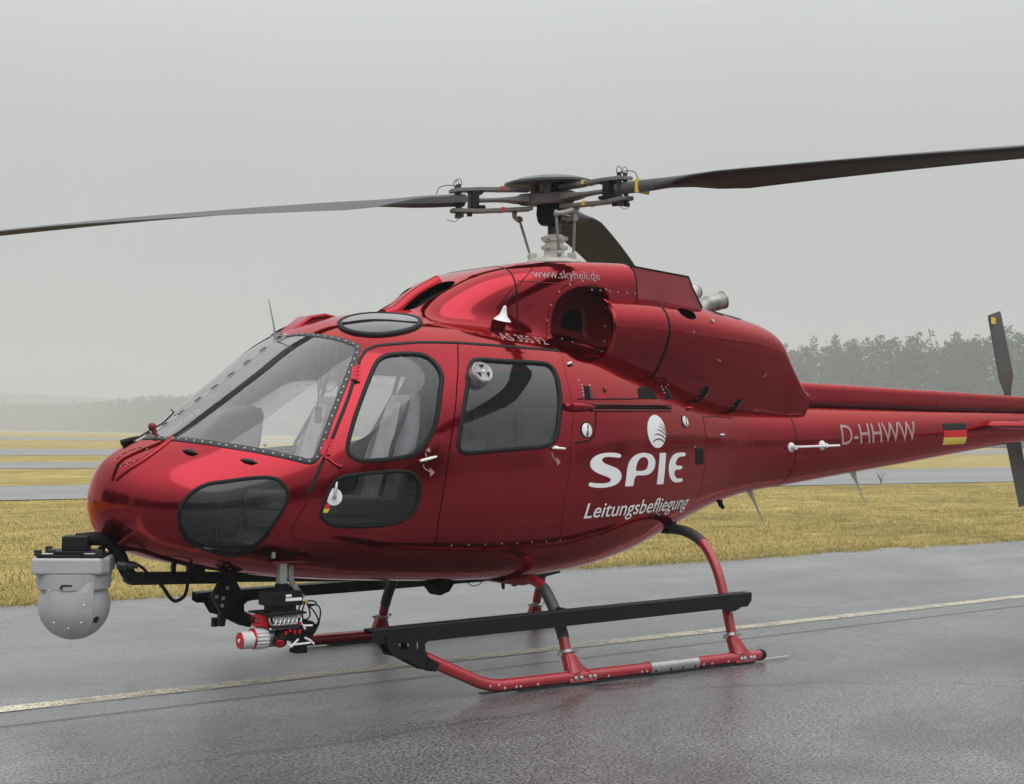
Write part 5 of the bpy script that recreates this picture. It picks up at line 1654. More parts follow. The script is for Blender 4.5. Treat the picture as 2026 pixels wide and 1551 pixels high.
# rear bench and equipment cases
rb = empty('rear_bench', parent=HELI)
mb = MB(); mb.box((-.66, 0, .98), (.46, 1.35, .14)); mb.build('bench_cushion', M['seat'], rb, bevel=.03, bseg=3)
mb = MB()
for yy in (-.46, 0, .46): mb.box((-.45, yy, 1.30), (.10, .42, .56))
mb.build('bench_back', M['seat'], rb, bevel=.03, bseg=3)
for (x, yy, z, sx, sy, sz, mm) in ((-.98, -.30, 1.22, .22, .30, .30, 'panel'), (-1.0, -.02, 1.26, .20, .22, .40, 'dark'), (-1.02, .3, 1.24, .24, .25, .34, 'panel')):
    mb = MB(); mb.box((x, yy, z), (sx, sy, sz)); o = mb.build('equipment_case', M[mm], HELI, bevel=.008)
    mb = MB(); mb.box((x, yy - sy / 2 - .004, z + .05), (sx * .7, .008, .03)); mb.box((x - .03, yy - sy / 2 - .004, z - .06), (sx * .4, .008, .05)); mb.build('case_label', M['lining'], o, smooth=False)
# instrument console: pedestal, hooded panel, dials
ic = empty('instrument_console', parent=HELI)
mb = MB()
mb.prism([(-2.62, .82), (-2.30, .82), (-2.24, 1.20), (-2.17, 1.34), (-2.15, 1.52), (-2.22, 1.555), (-2.42, 1.52), (-2.56, 1.38), (-2.60, 1.1)], (0, -.12, 0), (1, 0, 0), (0, 0, 1), (0, .46, 0))
mb.build('console_body', M['panel'], ic, bevel=.03, bseg=3)
mb = MB(); mb.tube([(-2.50, .11 + .085 * math.cos(a), 1.455 + .055 * math.sin(a)) for a in np.linspace(0, 2 * PI, 20, endpoint=False)], .004, 5, closed=True); mb.build('console_ring', M['matt'], ic)
mb = MB()
for k in range(6): mb.lathe([(.035, 0), (.035, .008), (.00005, .008)], (-2.148, .02 + .09 * (k % 3), 1.48 - .10 * (k // 3)), (1, 0, 0), 14)
mb.build('dial', M['matt'], ic)
for yy in (-.40, .42):
    mb = MB(); mb.tube([(-1.98, yy, .82), (-2.02, yy, 1.02), (-1.95, yy, 1.12), (-1.96, yy, 1.20)], .013, 8); mb.tube([(-1.96, yy, 1.19), (-1.965, yy, 1.27)], .022, 8); mb.build('cyclic_stick', M['rubber'], HELI)
# headset leads hanging from the roof
mb = MB()
mb.tube(curve([(-1.70, .12, 2.02), (-1.705, .12, 1.86), (-1.70, .10, 1.72), (-1.68, .12, 1.55)], 20), .004, 5)
mb.tube(curve([(-1.66, .12, 2.02), (-1.65, .13, 1.85), (-1.66, .14, 1.70), (-1.68, .12, 1.55), (-1.62, .10, 1.40)], 20), .004, 5)
mb.tube([(-1.68, .12, 1.56), (-1.68, .12, 1.46)], [.022, .018], 8)
mb.tube(curve([(-1.70, .12, 1.80), (-1.74, .11, 1.79), (-1.76, .10, 1.82)], 8), .006, 5); mb.tube(curve([(-1.68, .12, 1.77), (-1.63, .13, 1.80)], 6), .006, 5)
mb.build('headset_lead', M['rubber'], HELI)
# bar across behind the panel (far window frame rail)
mb = MB(); mb.tube([(-2.15, .30, 1.50), (-1.78, .66, 1.545)], .012, 6); mb.tube([(-1.97, .48, 1.52), (-2.06, .46, 1.25)], .012, 6); mb.build('cross_bar', M['lining'], HELI)

# ================================================================ skid gear
def tube_part(name, path, r, m, parent, seg=16): return MB().tube(path, r, seg).build(name, m, parent)
for side in (-1, 1):
    Y = side * 1.03
    sk = empty('skid', parent=HELI)
    pth = [(.865, Y, .045), (.3, Y, .045), (-.6, Y, .045), (-1.15, Y, .045)]
    bend = [(-1.15 - .50 * math.sin(a), Y, .045 + .50 * (1 - math.cos(a))) for a in np.linspace(.04, R(24), 10)]
    ex, ez_ = bend[-1][0], bend[-1][2]
    pth += bend
    tube_part('skid_tube', pth + [(ex - .335, Y, ez_ + .149)], .034, M['red_tube'], sk, 20)
    mb = MB(); mb.lathe([(.0345, 0), (.036, .02), (.030, .045), (.00005, .05)], (.862, Y, .045), (1, 0, 0), 18); mb.build('end_plug', M['rubber'], sk)
    mb = MB(); mb.tube([(.80, Y, .012), (1.14, Y, .016)], .011, 8, flat=.5); mb.build('wear_rod', M['steel'], sk)
    mb = MB(); mb.tube([(-.085, Y, .045), (.31, Y, .045)], .0395, 22); mb.build('wear_sleeve', M['steel'], sk)
    mb = MB()
    for x in (-.05, .07, .17, .27): mb.dome((x, Y + side * .037, .030), (0, side, -.2), .010, .5, 8)
    mb.build('sleeve_bolt', M['dark'], sk)
    # wear shoe under the tube and the row of bolts on the outer side
    mb = MB(); mb.box((-.12, Y, .0085), (1.86, .05, .012)); mb.build('wear_shoe', M['dark'], sk)
    mb = MB(); mb.box((-1.05, Y, .0125), (.52, .045, .006)); mb.build('wear_shoe', M['dark'], sk)
    mb = MB()
    for x in (-1.27, -1.21, -1.17, -1.09, -1.06, -.94, -.70, -.42, -.16, -.12, .35, .42, .56):
        mb.dome((x, Y + side * .031, .030 + (.02 if x < -1.2 else 0)), (0, side, -.3), .009, .6, 8)
    tag(mb.build('skid_bolts', M['screw'], sk, one=True), kind='stuff')
    # anti-slip strip of pale grit on top of the tube
    mb = MB(); mb.box((-.36, Y, .0795), (.60, .012, .002)); mb.box((-.92, Y, .0795), (.44, .012, .002)); mb.build('grip_strip', M['rod'], sk)
    mb = MB()
    for i in range(22): mb.box((-1.05 - .0 + .045 * i - .0, Y - side * .004, .082), (.012, .02, .006))
    # front and rear feet: sleeve that flares into a gusset plate, then the clamp ring
    for fx_, g in ((-.664, .115), (.672, .095)):
        ft = empty('skid_foot', parent=HELI)
        mb = MB()
        mb.tube([(fx_, side * .978, .165), (fx_ + .005, side * .995, .12), (fx_ + .01, Y, .05)], [.037, .040, .043], 16)
        gp = [(fx_ - .042, .015), (fx_ - .042, .07), (fx_ - .036, .165), (fx_ + .036, .165), (fx_ + .062, .11), (fx_ + g, .06), (fx_ + g + .035, .045), (fx_ + g + .035, .015)]
        oy = [side * (1.068 - max(0, z_ - .05) / .115 * .054) for _, z_ in gp]; ng = len(gp)
        mb.add([(a, y_, z_) for (a, z_), y_ in zip(gp, oy)] + [(a, y_ - side * .05, z_) for (a, z_), y_ in zip(gp, oy)], [tuple(range(ng)), tuple(range(2 * ng - 1, ng - 1, -1))] + [(i, (i + 1) % ng, ng + (i + 1) % ng, ng + i) for i in range(ng)])
        mb.build('foot_bracket', M['red_tube'], ft, bevel=.004)
        mb = MB()
        for x in (-.005, .035, .10, .135) if g > .1 else (.0, .03, .085, .115): mb.dome((fx_ + x, Y + side * .0385, .040), (0, side, 0), .014, .6, 10)
        mb.build('foot_bolt', M['screw'], ft)
        mb = MB()
        c = np.array([fx_, side * .972, .178]); t = np.array([0, side * .35, -1.0]); t /= np.linalg.norm(t)
        mb.lathe([(.038, -.010), (.043, -.008), (.043, .008), (.038, .010)], c, t, 20)
        mb.box(c + np.array([.058, side * .012, .0]), (.030, .012, .018)); mb.box(c + np.array([-.058, side * .012, -.008]), (.026, .012, .018))
        mb.build('clamp_ring', M['steel'], ft)
# cross tubes: one bow each, with sleeves
FRONT = [(-1.016, .055), (-.972, .174), (-.930, .285), (-.874, .385), (-.82, .455), (-.765, .512), (-.70, .548), (-.62, .562), (-.50, .545)]
REAR = [(-1.028, .055), (-.981, .188), (-.941, .319), (-.905, .430), (-.862, .545), (-.80, .650), (-.715, .738), (-.60, .790), (-.48, .808), (-.36, .805)]
for nm, fx_, half, sleeves in (('front_cross_tube', -.664, FRONT, ((1, 6, 'tube_grey'),)), ('rear_cross_tube', .672, REAR, ((6, 9, 'tube_grey'),))):
    ct = empty('cross_tube', parent=HELI)
    full = [(fx_, y, z) for y, z in half] + [(fx_, 0, half[-1][1])] + [(fx_, -y, z) for y, z in half[::-1]]
    tube_part('bow_tube', curve(full, 90), .0315, M['red_tube'], ct, 16)
    for side in (-1, 1):
        h2 = curve([np.array([fx_, -side * 0 + (y if side < 0 else -y), z]) for y, z in half], 60)
        i0, i1 = sleeves[0][0] / (len(half) - 1), sleeves[0][1] / (len(half) - 1)
        if fx_ < 0: i0, i1 = .22, .66
        n_ = len(h2)
        tube_part('tube_sleeve', h2[int(i0 * n_):int(i1 * n_)], .0345, M['tube_grey'], ct, 16)
    for side in (-1, 1):
        mb = MB(); mb.box((fx_, side * .36, half[-1][1] + .03), (.10, .14, .09)); mb.build('saddle', M['matt'], ct, bevel=.01)
# long foot steps with their end brackets
for side in (-1, 1):
    Y = side * 1.02
    fs = empty('foot_step', parent=HELI)
    V, F = [], []
    def zl(x): return .402 + (x + 2.02) * .0145
    prof = [(-.040, 0), (-.040, -.082), (-.033, -.082), (-.033, -.008), (.040, -.008), (.040, -.03), (.046, -.03), (.046, .0), (.040, .003), (-.037, .003)]
    xs = [-2.02, -1.99, -1.8, -1.0, 0.0, .60, .73, .765]
    for x in xs:
        k = .60 if x == -2.02 else .85 if x == -1.99 else (.55 if x > .74 else 1.0)
        for (a, b_) in prof: V.append((x, Y - side * -1 * (-a) if 0 else Y - side * a, zl(x) + b_ * (k if b_ < -.01 else 1)))
    n_ = len(prof)
    for i in range(len(xs) - 1):
        for k in range(n_): F.append((i * n_ + k, i * n_ + (k + 1) % n_, (i + 1) * n_ + (k + 1) % n_, (i + 1) * n_ + k))
    F.append(tuple(range(n_))); F.append(tuple(range((len(xs) - 1) * n_, len(xs) * n_)))
    mb = MB(); mb.add(V, F); mb.build('step_board', M['black'], fs, angle=30)
    # front bracket: plate with two openings reaching down to the skid's upturned toe
    outer = [(-1.945, .375), (-1.935, .325), (-1.896, .264), (-1.841, .248), (-1.690, .172), (-1.652, .165), (-1.648, .20), (-1.698, .272), (-1.702, .312), (-1.674, .332), (-1.60, .34), (-1.60, .38)]
    h1 = [(-1.875, .335), (-1.797, .330), (-1.793, .297), (-1.842, .290)]
    h2 = [(-1.765, .328), (-1.738, .328), (-1.738, .29), (-1.757, .292)]
    me = flat_poly([outer], [h1, h2])
    V2 = [(v.co.x, v.co.y) for v in me.vertices]; F2 = [tuple(p.vertices) for p in me.polygons]; bpy.data.meshes.remove(me)
    n_ = len(V2)
    mb = MB()
    for yA, yB in ((side * 1.066, side * 1.054), (side * .986, side * .974)):
        mb.add([(a, yA, b_) for a, b_ in V2] + [(a, yB, b_) for a, b_ in V2], F2 + [tuple(n_ + i for i in f[::-1]) for f in F2])
        for lp in (outer, h1, h2):
            m_ = len(lp); mb.add([(a, yA, b_) for a, b_ in lp] + [(a, yB, b_) for a, b_ in lp], [(i, (i + 1) % m_, m_ + (i + 1) % m_, m_ + i) for i in range(m_)])
    mb.box((-1.655, side * 1.045, .20), (.07, .06, .05), np.array(Matrix.Rotation(R(27), 3, 'Y')))
    mb.dome((-1.672, side * 1.066, .197), (0, side, 0), .009, .7, 8)
    mb.build('step_bracket', M['black'], fs, smooth=False)
    mb = MB(); mb.prism([(.505, .41), (.52, .345), (.61, .337), (.66, .35), (.712, .41)], (0, side * 1.062, 0), (1, 0, 0), (0, 0, 1), (0, -side * .012, 0)); mb.tube([(.672, side * .935, .34), (.672, side * 1.03, .37)], .02, 8); mb.build('step_bracket', M['black'], fs, bevel=.003)
    mb = MB(); mb.tube([(-.664, side * .86, .405), (-.664, side * 1.04, .40)], .022, 8); mb.build('step_arm', M['black'], fs)

# belly beams that carry the turret and the sensor rig
mb = MB()
mb.box((-1.75, .12, .565), (1.55, .07, .055), np.array(Matrix.Rotation(R(2.5), 3, 'Y'))); mb.build('belly_beam', M['black'], HELI, bevel=.004)
mb = MB(); mb.tube([(-1.0, .1, .53), (-.3, .1, .50)], .03, 8); mb.box((-.95, -.1, .50), (.10, .10, .10)); mb.build('belly_pod', M['matt'], HELI, bevel=.01)
mb = MB(); mb.prism([(-.10, 0), (.10, 0), (.05, -.065), (-.02, -.09)], (-1.02, -.25, .535), (1, 0, 0), (0, 0, 1), (0, .12, 0)); mb.build('belly_fairing', M['matt'], HELI, bevel=.01)
mb = MB(); mb.tube([(-.62, -.30, .55), (-.61, -.30, .47)], [.016, .010], 10); mb.tube([(-.45, -.2, .53), (-.45, -.2, .47)], .018, 10); mb.box((-.25, -.2, .53), (.30, .05, .03), np.array(Matrix.Rotation(-R(9), 3, 'Y'))); mb.build('belly_antenna', M['dark'], HELI)
mb = MB(); mb.tube(curve([(-.82, -.2, .53), (-.78, -.2, .49), (-.72, -.2, .495), (-.68, -.2, .53)], 12), .003, 5); mb.build('belly_wire', M['matt'], HELI)

# ================================================================ rotor head
HUB = np.array([-.05, 0, 2.955])
TILT = R(4.3)
def hub_pt(r, az, h=0.0, t=0.0):
    """radius, azimuth (rad), height, tangential offset -> world"""
    d = np.array([math.cos(az), math.sin(az), 0]); p = np.array([-math.sin(az), math.cos(az), 0])
    v = d * r + p * t + np.array([0, 0, h])
    c, s = math.cos(TILT), math.sin(TILT)
    return HUB + np.array([v[0] * c - v[2] * s, v[1], v[2] * c + v[0] * s])
AZ = [R(159.4), R(279.4), R(39.4)]
mb = MB()
mb.lathe([(.043, 0), (.043, .36), (.060, .37), (.075, .40)], (0, 0, 2.53), (-.02, 0, 1), 24); mb.build('rotor_mast', M['dark'], HELI)
sp = empty('swashplate', parent=HELI)
mb = MB(); mb.lathe([(.185, 0), (.175, .022), (.13, .035), (.10, .045), (.072, .052), (.066, .06), (.066, .085), (.072, .09), (.072, .118), (.062, .122), (.062, .142), (.074, .146), (.074, .178), (.058, .184), (.05, .19)], (0, 0, 2.535), (-.02, 0, 1), 32); mb.build('swash_body', M['cream'], sp)
mb = MB()
for a in range(0, 360, 60):
    for h_, r_ in ((2.64, .075), (2.70, .076)): mb.box((r_ * math.cos(R(a + 20)), r_ * math.sin(R(a + 20)), h_), (.026, .026, .024), np.array(Matrix.Rotation(R(a + 20), 3, 'Z')))
for a in (-80, 40, 160): mb.box((.15 * math.cos(R(a)), .15 * math.sin(R(a)), 2.575), (.05, .035, .04), np.array(Matrix.Rotation(R(a), 3, 'Z')))
mb.build('swash_lug', M['cream'], sp, bevel=.004)
mb = MB(); mb.lathe([(.20, 0), (.20, .012), (.19, .016)], (0, 0, 2.522), (0, 0, 1), 32); mb.build('gearbox_cover', M['cream'], HELI)
# dished cap over the hub, hollow below
mb = MB()
mb.lathe([(.292, .092), (.292, .106), (.22, .130), (.13, .146), (.00005, .152)], HUB, (-.06, 0, 1), 48)
mb.lathe([(.292, .100), (.20, .114), (.12, .122), (.00005, .124)], HUB, (-.06, 0, 1), 48); mb.build('hub_cap', M['cap'], HELI)
# central star: three-lobed thick plate whose arms thin into flexures
hb = empty('rotor_hub', parent=HELI)
V, F = [], []
n_ = 96
for lay, (h_, k_) in enumerate(((.034, .94), (.028, 1.0), (-.028, 1.0), (-.036, .93))):
    for k in range(n_):
        a = AZ[1] + 2 * PI * k / n_
        d = min(abs((a - z + PI) % (2 * PI) - PI) for z in AZ)
        r_ = .135 + .075 * math.exp(-(d / .42) ** 2)
        V.append(hub_pt(r_ * k_, a, h_))
for i in range(3):
    for k in range(n_): F.append((i * n_ + k, i * n_ + (k + 1) % n_, (i + 1) * n_ + (k + 1) % n_, (i + 1) * n_ + k))
F.append(tuple(range(n_))); F.append(tuple(range(3 * n_, 4 * n_)))
mb = MB(); mb.add(V, F); mb.build('star_plate', M['star'], hb, angle=40)
mb = MB()
mb.lathe([(.055, -.17), (.075, -.15), (.085, -.10), (.080, -.04), (.07, .0)], HUB, (-.02, 0, 1), 20)
mb.lathe([(.07, .03), (.085, .05), (.085, .09), (.06, .125)], HUB, (-.02, 0, 1), 20); mb.build('hub_core', M['matt'], hb)
mb = MB()
for a in AZ:
    c = hub_pt(.105, a + R(60), .072); mb.box(c, (.05, .075, .075), np.array(Matrix.Rotation(a + R(60), 3, 'Z')))
mb.build('hub_block', M['star'], hb, bevel=.006)
mb = MB()
for a in AZ: mb.lathe([(.008, 0), (.008, .003), (.00005, .003)], hub_pt(.131, a + R(60), .075), (math.cos(a + R(60)), math.sin(a + R(60)), 0), 8)
mb.build('hub_bolt', M['matt'], hb)


def blade(az, droop_k, first):
    rb = empty('rotor_blade', parent=HELI)
    # arm of the star: tapers wide to thin, then wide again
    V, F = [], []
    st = [(.16, .085, .050), (.22, .075, .040), (.28, .055, .026), (.36, .045, .020), (.46, .045, .020), (.54, .040, .024)]
    for (r_, w_, t_) in st:
        for (a, b_) in ((-1, -1), (1, -1), (1, 1), (-1, 1)): V.append(hub_pt(r_, az, b_ * t_ / 2 - .01 * (r_ - .16), a * w_))
    for i in range(len(st) - 1):
        for k in range(4): F.append((i * 4 + k, i * 4 + (k + 1) % 4, (i + 1) * 4 + (k + 1) % 4, (i + 1) * 4 + k))
    F.append((0, 1, 2, 3)); F.append((20, 21, 22, 23))
    mb = MB(); mb.add(V, F); mb.build('star_arm', M['star'], rb, bevel=.005)
    # two sleeve plates, upper and lower
    for s in (1, -1):
        V = []; F = []
        for (r_, w_, h_) in ((.13, .055, .062), (.20, .05, .064), (.48, .045, .070), (.62, .055, .066), (.665, .045, .062)):
            for (a, t_) in ((-1, -.012), (1, -.012), (1, .012), (-1, .012)): V.append(hub_pt(r_, az, s * h_ + t_ - .008 * (r_ - .16) - .012 * (s < 0) * 0, a * w_))
        for i in range(4):
            for k in range(4): F.append((i * 4 + k, i * 4 + (k + 1) % 4, (i + 1) * 4 + (k + 1) % 4, (i + 1) * 4 + k))
        F.append((0, 1, 2, 3)); F.append((16, 17, 18, 19))
        mb = MB(); mb.add(V, F); mb.build('sleeve_plate', M['star'], rb, bevel=.003)
    # elastomer block between the plates, with its wings
    q = np.array(Matrix.Rotation(az, 3, 'Z'))
    mb = MB(); mb.box(hub_pt(.515, az, .0), (.055, .10, .118), q); mb.box(hub_pt(.495, az, -.047), (.10, .085, .022), q); mb.box(hub_pt(.50, az, .047), (.09, .08, .020), q)
    mb.build('damper_block', M['black'], rb, bevel=.006)
    # blade pins, nuts and locking wire
    mb = MB()
    for t_ in (-.03, .03):
        mb.cyl(hub_pt(.615, az, -.105, t_), hub_pt(.615, az, .098, t_), .015, 10); mb.lathe([(.022, 0), (.022, .022), (.012, .026)], hub_pt(.615, az, -.112, t_), (0, 0, 1), 8)
    mb.cyl(hub_pt(.545, az, -.105, 0), hub_pt(.545, az, -.07, 0), .018, 10)
    mb.build('blade_pin', M['dark'], rb)
    mb = MB()
    for t_ in (-.03, .03): mb.tube([hub_pt(.615 + .02 * math.cos(a), az, .105 + .03 * math.sin(a), t_) for a in np.linspace(-.4, PI + .4, 9)], .0025, 5)
    mb.tube(curve([hub_pt(.60, az, .085, -.02), hub_pt(.66, az, .10, -.02), hub_pt(.73, az, .085, -.02), hub_pt(.755, az, .04, -.02)], 14), .003, 5)
    mb.tube(curve([hub_pt(.60, az, -.105, -.03), hub_pt(.64, az, -.135, -.02), hub_pt(.69, az, -.12, -.03)], 8), .0022, 5)
    mb.build('locking_wire', M['dark'], rb)
    # colour band on the sleeves
    mb = MB()
    for s in (1, -1): mb.box(hub_pt(.33, az, s * .067), (.022, .098, .027), q)
    mb.build('colour_band', M['flag_red'] if first == 0 else M['yellow'], rb, smooth=False)
    # the blade itself: thick narrow root that widens into the aerofoil, twisted and drooping
    V, F = [], []
    airf = [(0.0, 0.0), (.03, .42), (.12, .85), (.30, 1.0), (.55, .72), (.80, .33), (1.0, .03), (1.0, -.03), (.80, -.16), (.55, -.36), (.30, -.62), (.12, -.62), (.03, -.32)]
    rs = [.575, .62, .70, .80, .92, 1.05, 1.2, 1.4, 1.6] + list(np.linspace(1.9, 5.345, 18))
    for r_ in rs:
        k = min(1, max(0, (r_ - .80) / .55)); k = k * k * (3 - 2 * k)
        c_ = .115 + (.35 - .115) * k; t_ = .074 + (.040 - .074) * k
        pitch = R(max(3.5, 21 - 5.6 * r_)) * k
        dz = -droop_k[0] * max(0, r_ - .5) - droop_k[1] * max(0, r_ - .5) ** 2
        for (u_, h_) in airf:
            if k < 1:   # root is boxy
                hb_ = math.copysign(min(1, abs(h_) * 1.6), h_) if 0.01 < u_ < .99 else h_ * (1 - k) * 18
                h_ = h_ * k + max(-1, min(1, hb_)) * (1 - k)
            y_ = (.33 - u_) * c_; z_ = h_ * t_ * .5
            # leading edge points to smaller azimuth (blades turn clockwise seen from above)
            V.append(hub_pt(r_, az, dz + z_ * math.cos(pitch) + y_ * math.sin(pitch), -(y_ * math.cos(pitch) - z_ * math.sin(pitch))))
    m_ = len(airf); mi = []
    for i in range(len(rs) - 1):
        for k in range(m_):
            F.append((i * m_ + k, i * m_ + (k + 1) % m_, (i + 1) * m_ + (k + 1) % m_, (i + 1) * m_ + k))
    F.append(tuple(range(m_))); F.append(tuple(range((len(rs) - 1) * m_, len(rs) * m_)))
    mb = MB(); mb.add(V, F)
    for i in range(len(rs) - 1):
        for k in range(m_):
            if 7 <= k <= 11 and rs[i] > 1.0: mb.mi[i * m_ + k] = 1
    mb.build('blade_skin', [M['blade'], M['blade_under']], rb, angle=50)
    if first == 1:
        mb = MB(); mb.box(hub_pt(.755, az, -.006, .02), (.022, .122, .084), q); mb.build('yellow_band', M['yellow'], rb, smooth=False)
    # pitch horn and pitch rod
    ph = az - R(38)
    top = hub_pt(.215, ph, -.115); bot = np.array([.165 * math.cos(ph), .165 * math.sin(ph), 2.585])
    rod = empty('pitch_rod', parent=HELI)
    mb = MB(); mb.tube([bot, bot * .9 + top * .1, bot * .85 + top * .15, bot * .15 + top * .85, bot * .1 + top * .9, top], [.006, .006, .0095, .0095, .006, .006], 10); mb.build('rod_tube', M['rod'], rod)
    mb = MB(); mb.lathe([(.022, -.012), (.024, 0), (.022, .012)], top, (-math.sin(ph), math.cos(ph), 0), 12); mb.lathe([(.02, -.012), (.021, 0), (.02, .012)], bot, (-math.sin(ph), math.cos(ph), 0), 12)
    mb.build('rod_end', M['rod'], rod)
    mb = MB(); mb.tube([top, hub_pt(.225, az - R(24), -.112), hub_pt(.235, az - R(10), -.098), hub_pt(.24, az, -.078)], [.012, .014, .016, .018], 8, flat=1.2); mb.build('pitch_horn', M['rod'], rb)
    return rb


DROOP = [(.020, .013), (.022, .008), (.050, .020)]
for i_, a_ in enumerate(AZ): blade(a_, DROOP[i_], i_)

# ================================================================ camera turret on its arm under the nose
TU = empty('camera_turret', (-3.17, 0, .5), 'grey ball camera turret hanging on a black arm below the red nose', 'camera turret')
def tpart(mb, name, m, **k):
    return mb.build(name, m, TU, **k)
cdir = math.atan2(-7.343, -5.977 + 3.17)          # main face of the housing looks out to port and forward
q = np.array(Matrix.Rotation(cdir + R(90) + R(-9), 3, 'Z'))
tc_ = np.array([-3.18, 0, 0.0])
oct_ = [(-.205, -.125), (-.125, -.205), (.125, -.205), (.205, -.125), (.205, .125), (.125, .205), (-.125, .205), (-.205, .125)]
oct_ = [(-.19, -.155), (.155, -.155), (.19, -.09), (.19, .14), (.14, .19), (-.14, .19), (-.19, .14)]
mb = MB(); mb.prism(oct_, tc_ + np.array([0, 0, .665]), q @ np.array([1, 0, 0]), q @ np.array([0, 1, 0]), (0, 0, .085)); tpart(mb, 'turret_housing', M['ball'], bevel=.014, bseg=3, smooth=False)
mb = MB(); mb.lathe([(.135, .05), (.150, .06), (.185, .09), (.188, .145), (.188, .166)], tc_ + np.array([0.0, 0, .50]), (0, 0, 1), 40); tpart(mb, 'turret_collar', M['ball'])
mb = MB(); mb.ball(tc_ + np.array([.005, 0, .50]), .181, 48, 28); tpart(mb, 'turret_ball', M['ball'], angle=60)
# yoke cheek that hangs in front of the ball, rounded below
ck = [(-.118, .165), (-.118, .02), (-.112, -.04)] + [(-.16 * math.cos(a) * .72, -.04 - .125 * math.sin(a)) for a in np.linspace(.15, PI - .15, 12)] + [(.112, -.04), (.118, .02), (.118, .165)]
V, F = [], []
for (a, b_) in ck:
    rr = math.sqrt(max(.0001, .186 ** 2 - min(a * a + b_ * b_, .186 ** 2 * .98)))
    V.append(tc_ + np.array([.005, 0, .50]) + q @ np.array([a, -max(rr, .128), b_]))
ctr = len(V)
# fan grid between the outline and the middle so that the cheek bulges with the ball
rings_ = [1.0, .75, .5, .25]
V = []
for t in rings_:
    for (a, b_) in ck:
        a2, b2 = a * t, (b_ - .02) * t + .02
        rr = math.sqrt(max(.0001, .187 ** 2 - min(a2 * a2 + min(b2, 0) ** 2, .187 ** 2 * .97)))
        V.append(tc_ + np.array([.005, 0, .50]) + q @ np.array([a2, -rr, b2]))
nk = len(ck)
for i in range(len(rings_) - 1):
    for k in range(nk): F.append((i * nk + k, i * nk + (k + 1) % nk, (i + 1) * nk + (k + 1) % nk, (i + 1) * nk + k))
F.append(tuple((len(rings_) - 1) * nk + k for k in range(nk)))
back = [v + q @ np.array([0, .05, 0]) for v in V[:nk]]
b0 = len(V); V += back
for k in range(nk): F.append((k, (k + 1) % nk, b0 + (k + 1) % nk, b0 + k))
mb = MB(); mb.add(V, F); tpart(mb, 'turret_yoke', M['ball'], angle=40)
mb = MB()
o0 = tc_ + np.array([.005, 0, .50])
mb.box(o0 + q @ np.array([-.01, -.190, .115]), (.052, .004, .008), q); mb.box(o0 + q @ np.array([-.036, -.190, .105]), (.012, .004, .016), q)
tpart(mb, 'latch_slot', M['dark'], smooth=False)
mb = MB()
for a, b_ in ((-.075, -.075), (.06, -.075), (-.002, -.105), (.075, .015), (.08, .08), (-.10, .09)):
    rr = math.sqrt(.188 ** 2 - a * a - min(b_, 0) ** 2); mb.dome(o0 + q @ np.array([a, -rr, b_]), q @ np.array([a * 3, -1, b_]), .005, .7, 6)
tpart(mb, 'turret_screw', M['white_part'])
mb = MB(); mb.lathe([(.017, -.005), (.017, .004), (.00005, .006)], o0 + .181 * np.array(Vector(q @ np.array([.70, -.62, -.36])).normalized()), q @ np.array([.70, -.62, -.36]), 14); tpart(mb, 'sensor_port', M['dark'])
# plates, cable glands and clamps on top
mb = MB(); mb.box(tc_ + np.array([0, 0, .757]), (.33, .29, .012), q); tpart(mb, 'top_plate', M['black'], bevel=.002)
mb = MB(); mb.box(tc_ + np.array([.0, 0, .772]), (.23, .20, .018), q); tpart(mb, 'top_plate', M['black'], bevel=.002)
mb = MB()
for a, b_ in ((-.16, -.13), (-.10, -.09), (.14, -.12), (.12, .12), (-.15, .12)): mb.box(tc_ + np.array([0, 0, .776]) + q @ np.array([a, b_, 0]), (.035, .026, .03), q)
tpart(mb, 'clamp', M['dark'], bevel=.003)
mb = MB()
for a, b_ in ((-.12, -.12), (.10, -.10), (-.05, .0)): mb.box(tc_ + np.array([0, 0, .769]) + q @ np.array([a, b_, 0]), (.07, .03, .008), q)
tpart(mb, 'clamp_plate', M['steel'], bevel=.002)
mb = MB(); mb.cyl(o0 + q @ np.array([.215, -.02, .205]), o0 + q @ np.array([.262, -.02, .200]), .022, 14); mb.cyl(o0 + q @ np.array([.262, -.02, .200]), o0 + q @ np.array([.315, -.0, .20]), .016, 12); tpart(mb, 'cable_plug', M['dark'])
mb = MB(); mb.box(tc_ + np.array([.01, 0, .818]), (.13, .13, .075), q); tpart(mb, 'arm_head', M['black'], bevel=.006)
arm = curve([(-3.17, 0, .832), (-3.06, 0, .835), (-2.985, 0, .81), (-2.935, 0, .74), (-2.90, 0, .665), (-2.875, 0, .635)], 40)
mb = MB(); mb.tube(arm, .036, 14, flat=1.0); tpart(mb, 'turret_arm', M['black'])
mb = MB(); mb.prism([(-2.915, .655), (-2.90, .60), (-2.875, .585), (-2.33, .567), (-2.33, .628), (-2.86, .652)], (0, -.035, 0), (1, 0, 0), (0, 0, 1), (0, .07, 0)); tpart(mb, 'mount_beam', M['black'], bevel=.005)
mb = MB(); mb.box((-2.50, 0, .625), (.075, .09, .10)); mb.box((-2.63, 0, .68), (.022, .03, .08)); mb.prism([(-2.56, .66), (-2.51, .70), (-2.50, .69), (-2.55, .645)], (0, -.05, 0), (1, 0, 0), (0, 0, 1), (0, .02, 0)); tpart(mb, 'beam_clamp', M['black'], bevel=.004)
mb = MB(); mb.prism([(-2.345, .63), (-2.31, .632), (-2.245, .52), (-2.27, .47), (-2.33, .42), (-2.345, .335), (-2.375, .335), (-2.37, .41), (-2.42, .50), (-2.38, .565)], (0, -.06, 0), (1, 0, 0), (0, 0, 1), (0, .05, 0)); mb.box((-2.40, -.04, .36), (.03, .03, .05)); tpart(mb, 'mount_bracket', M['black'], bevel=.004)
mb = MB()
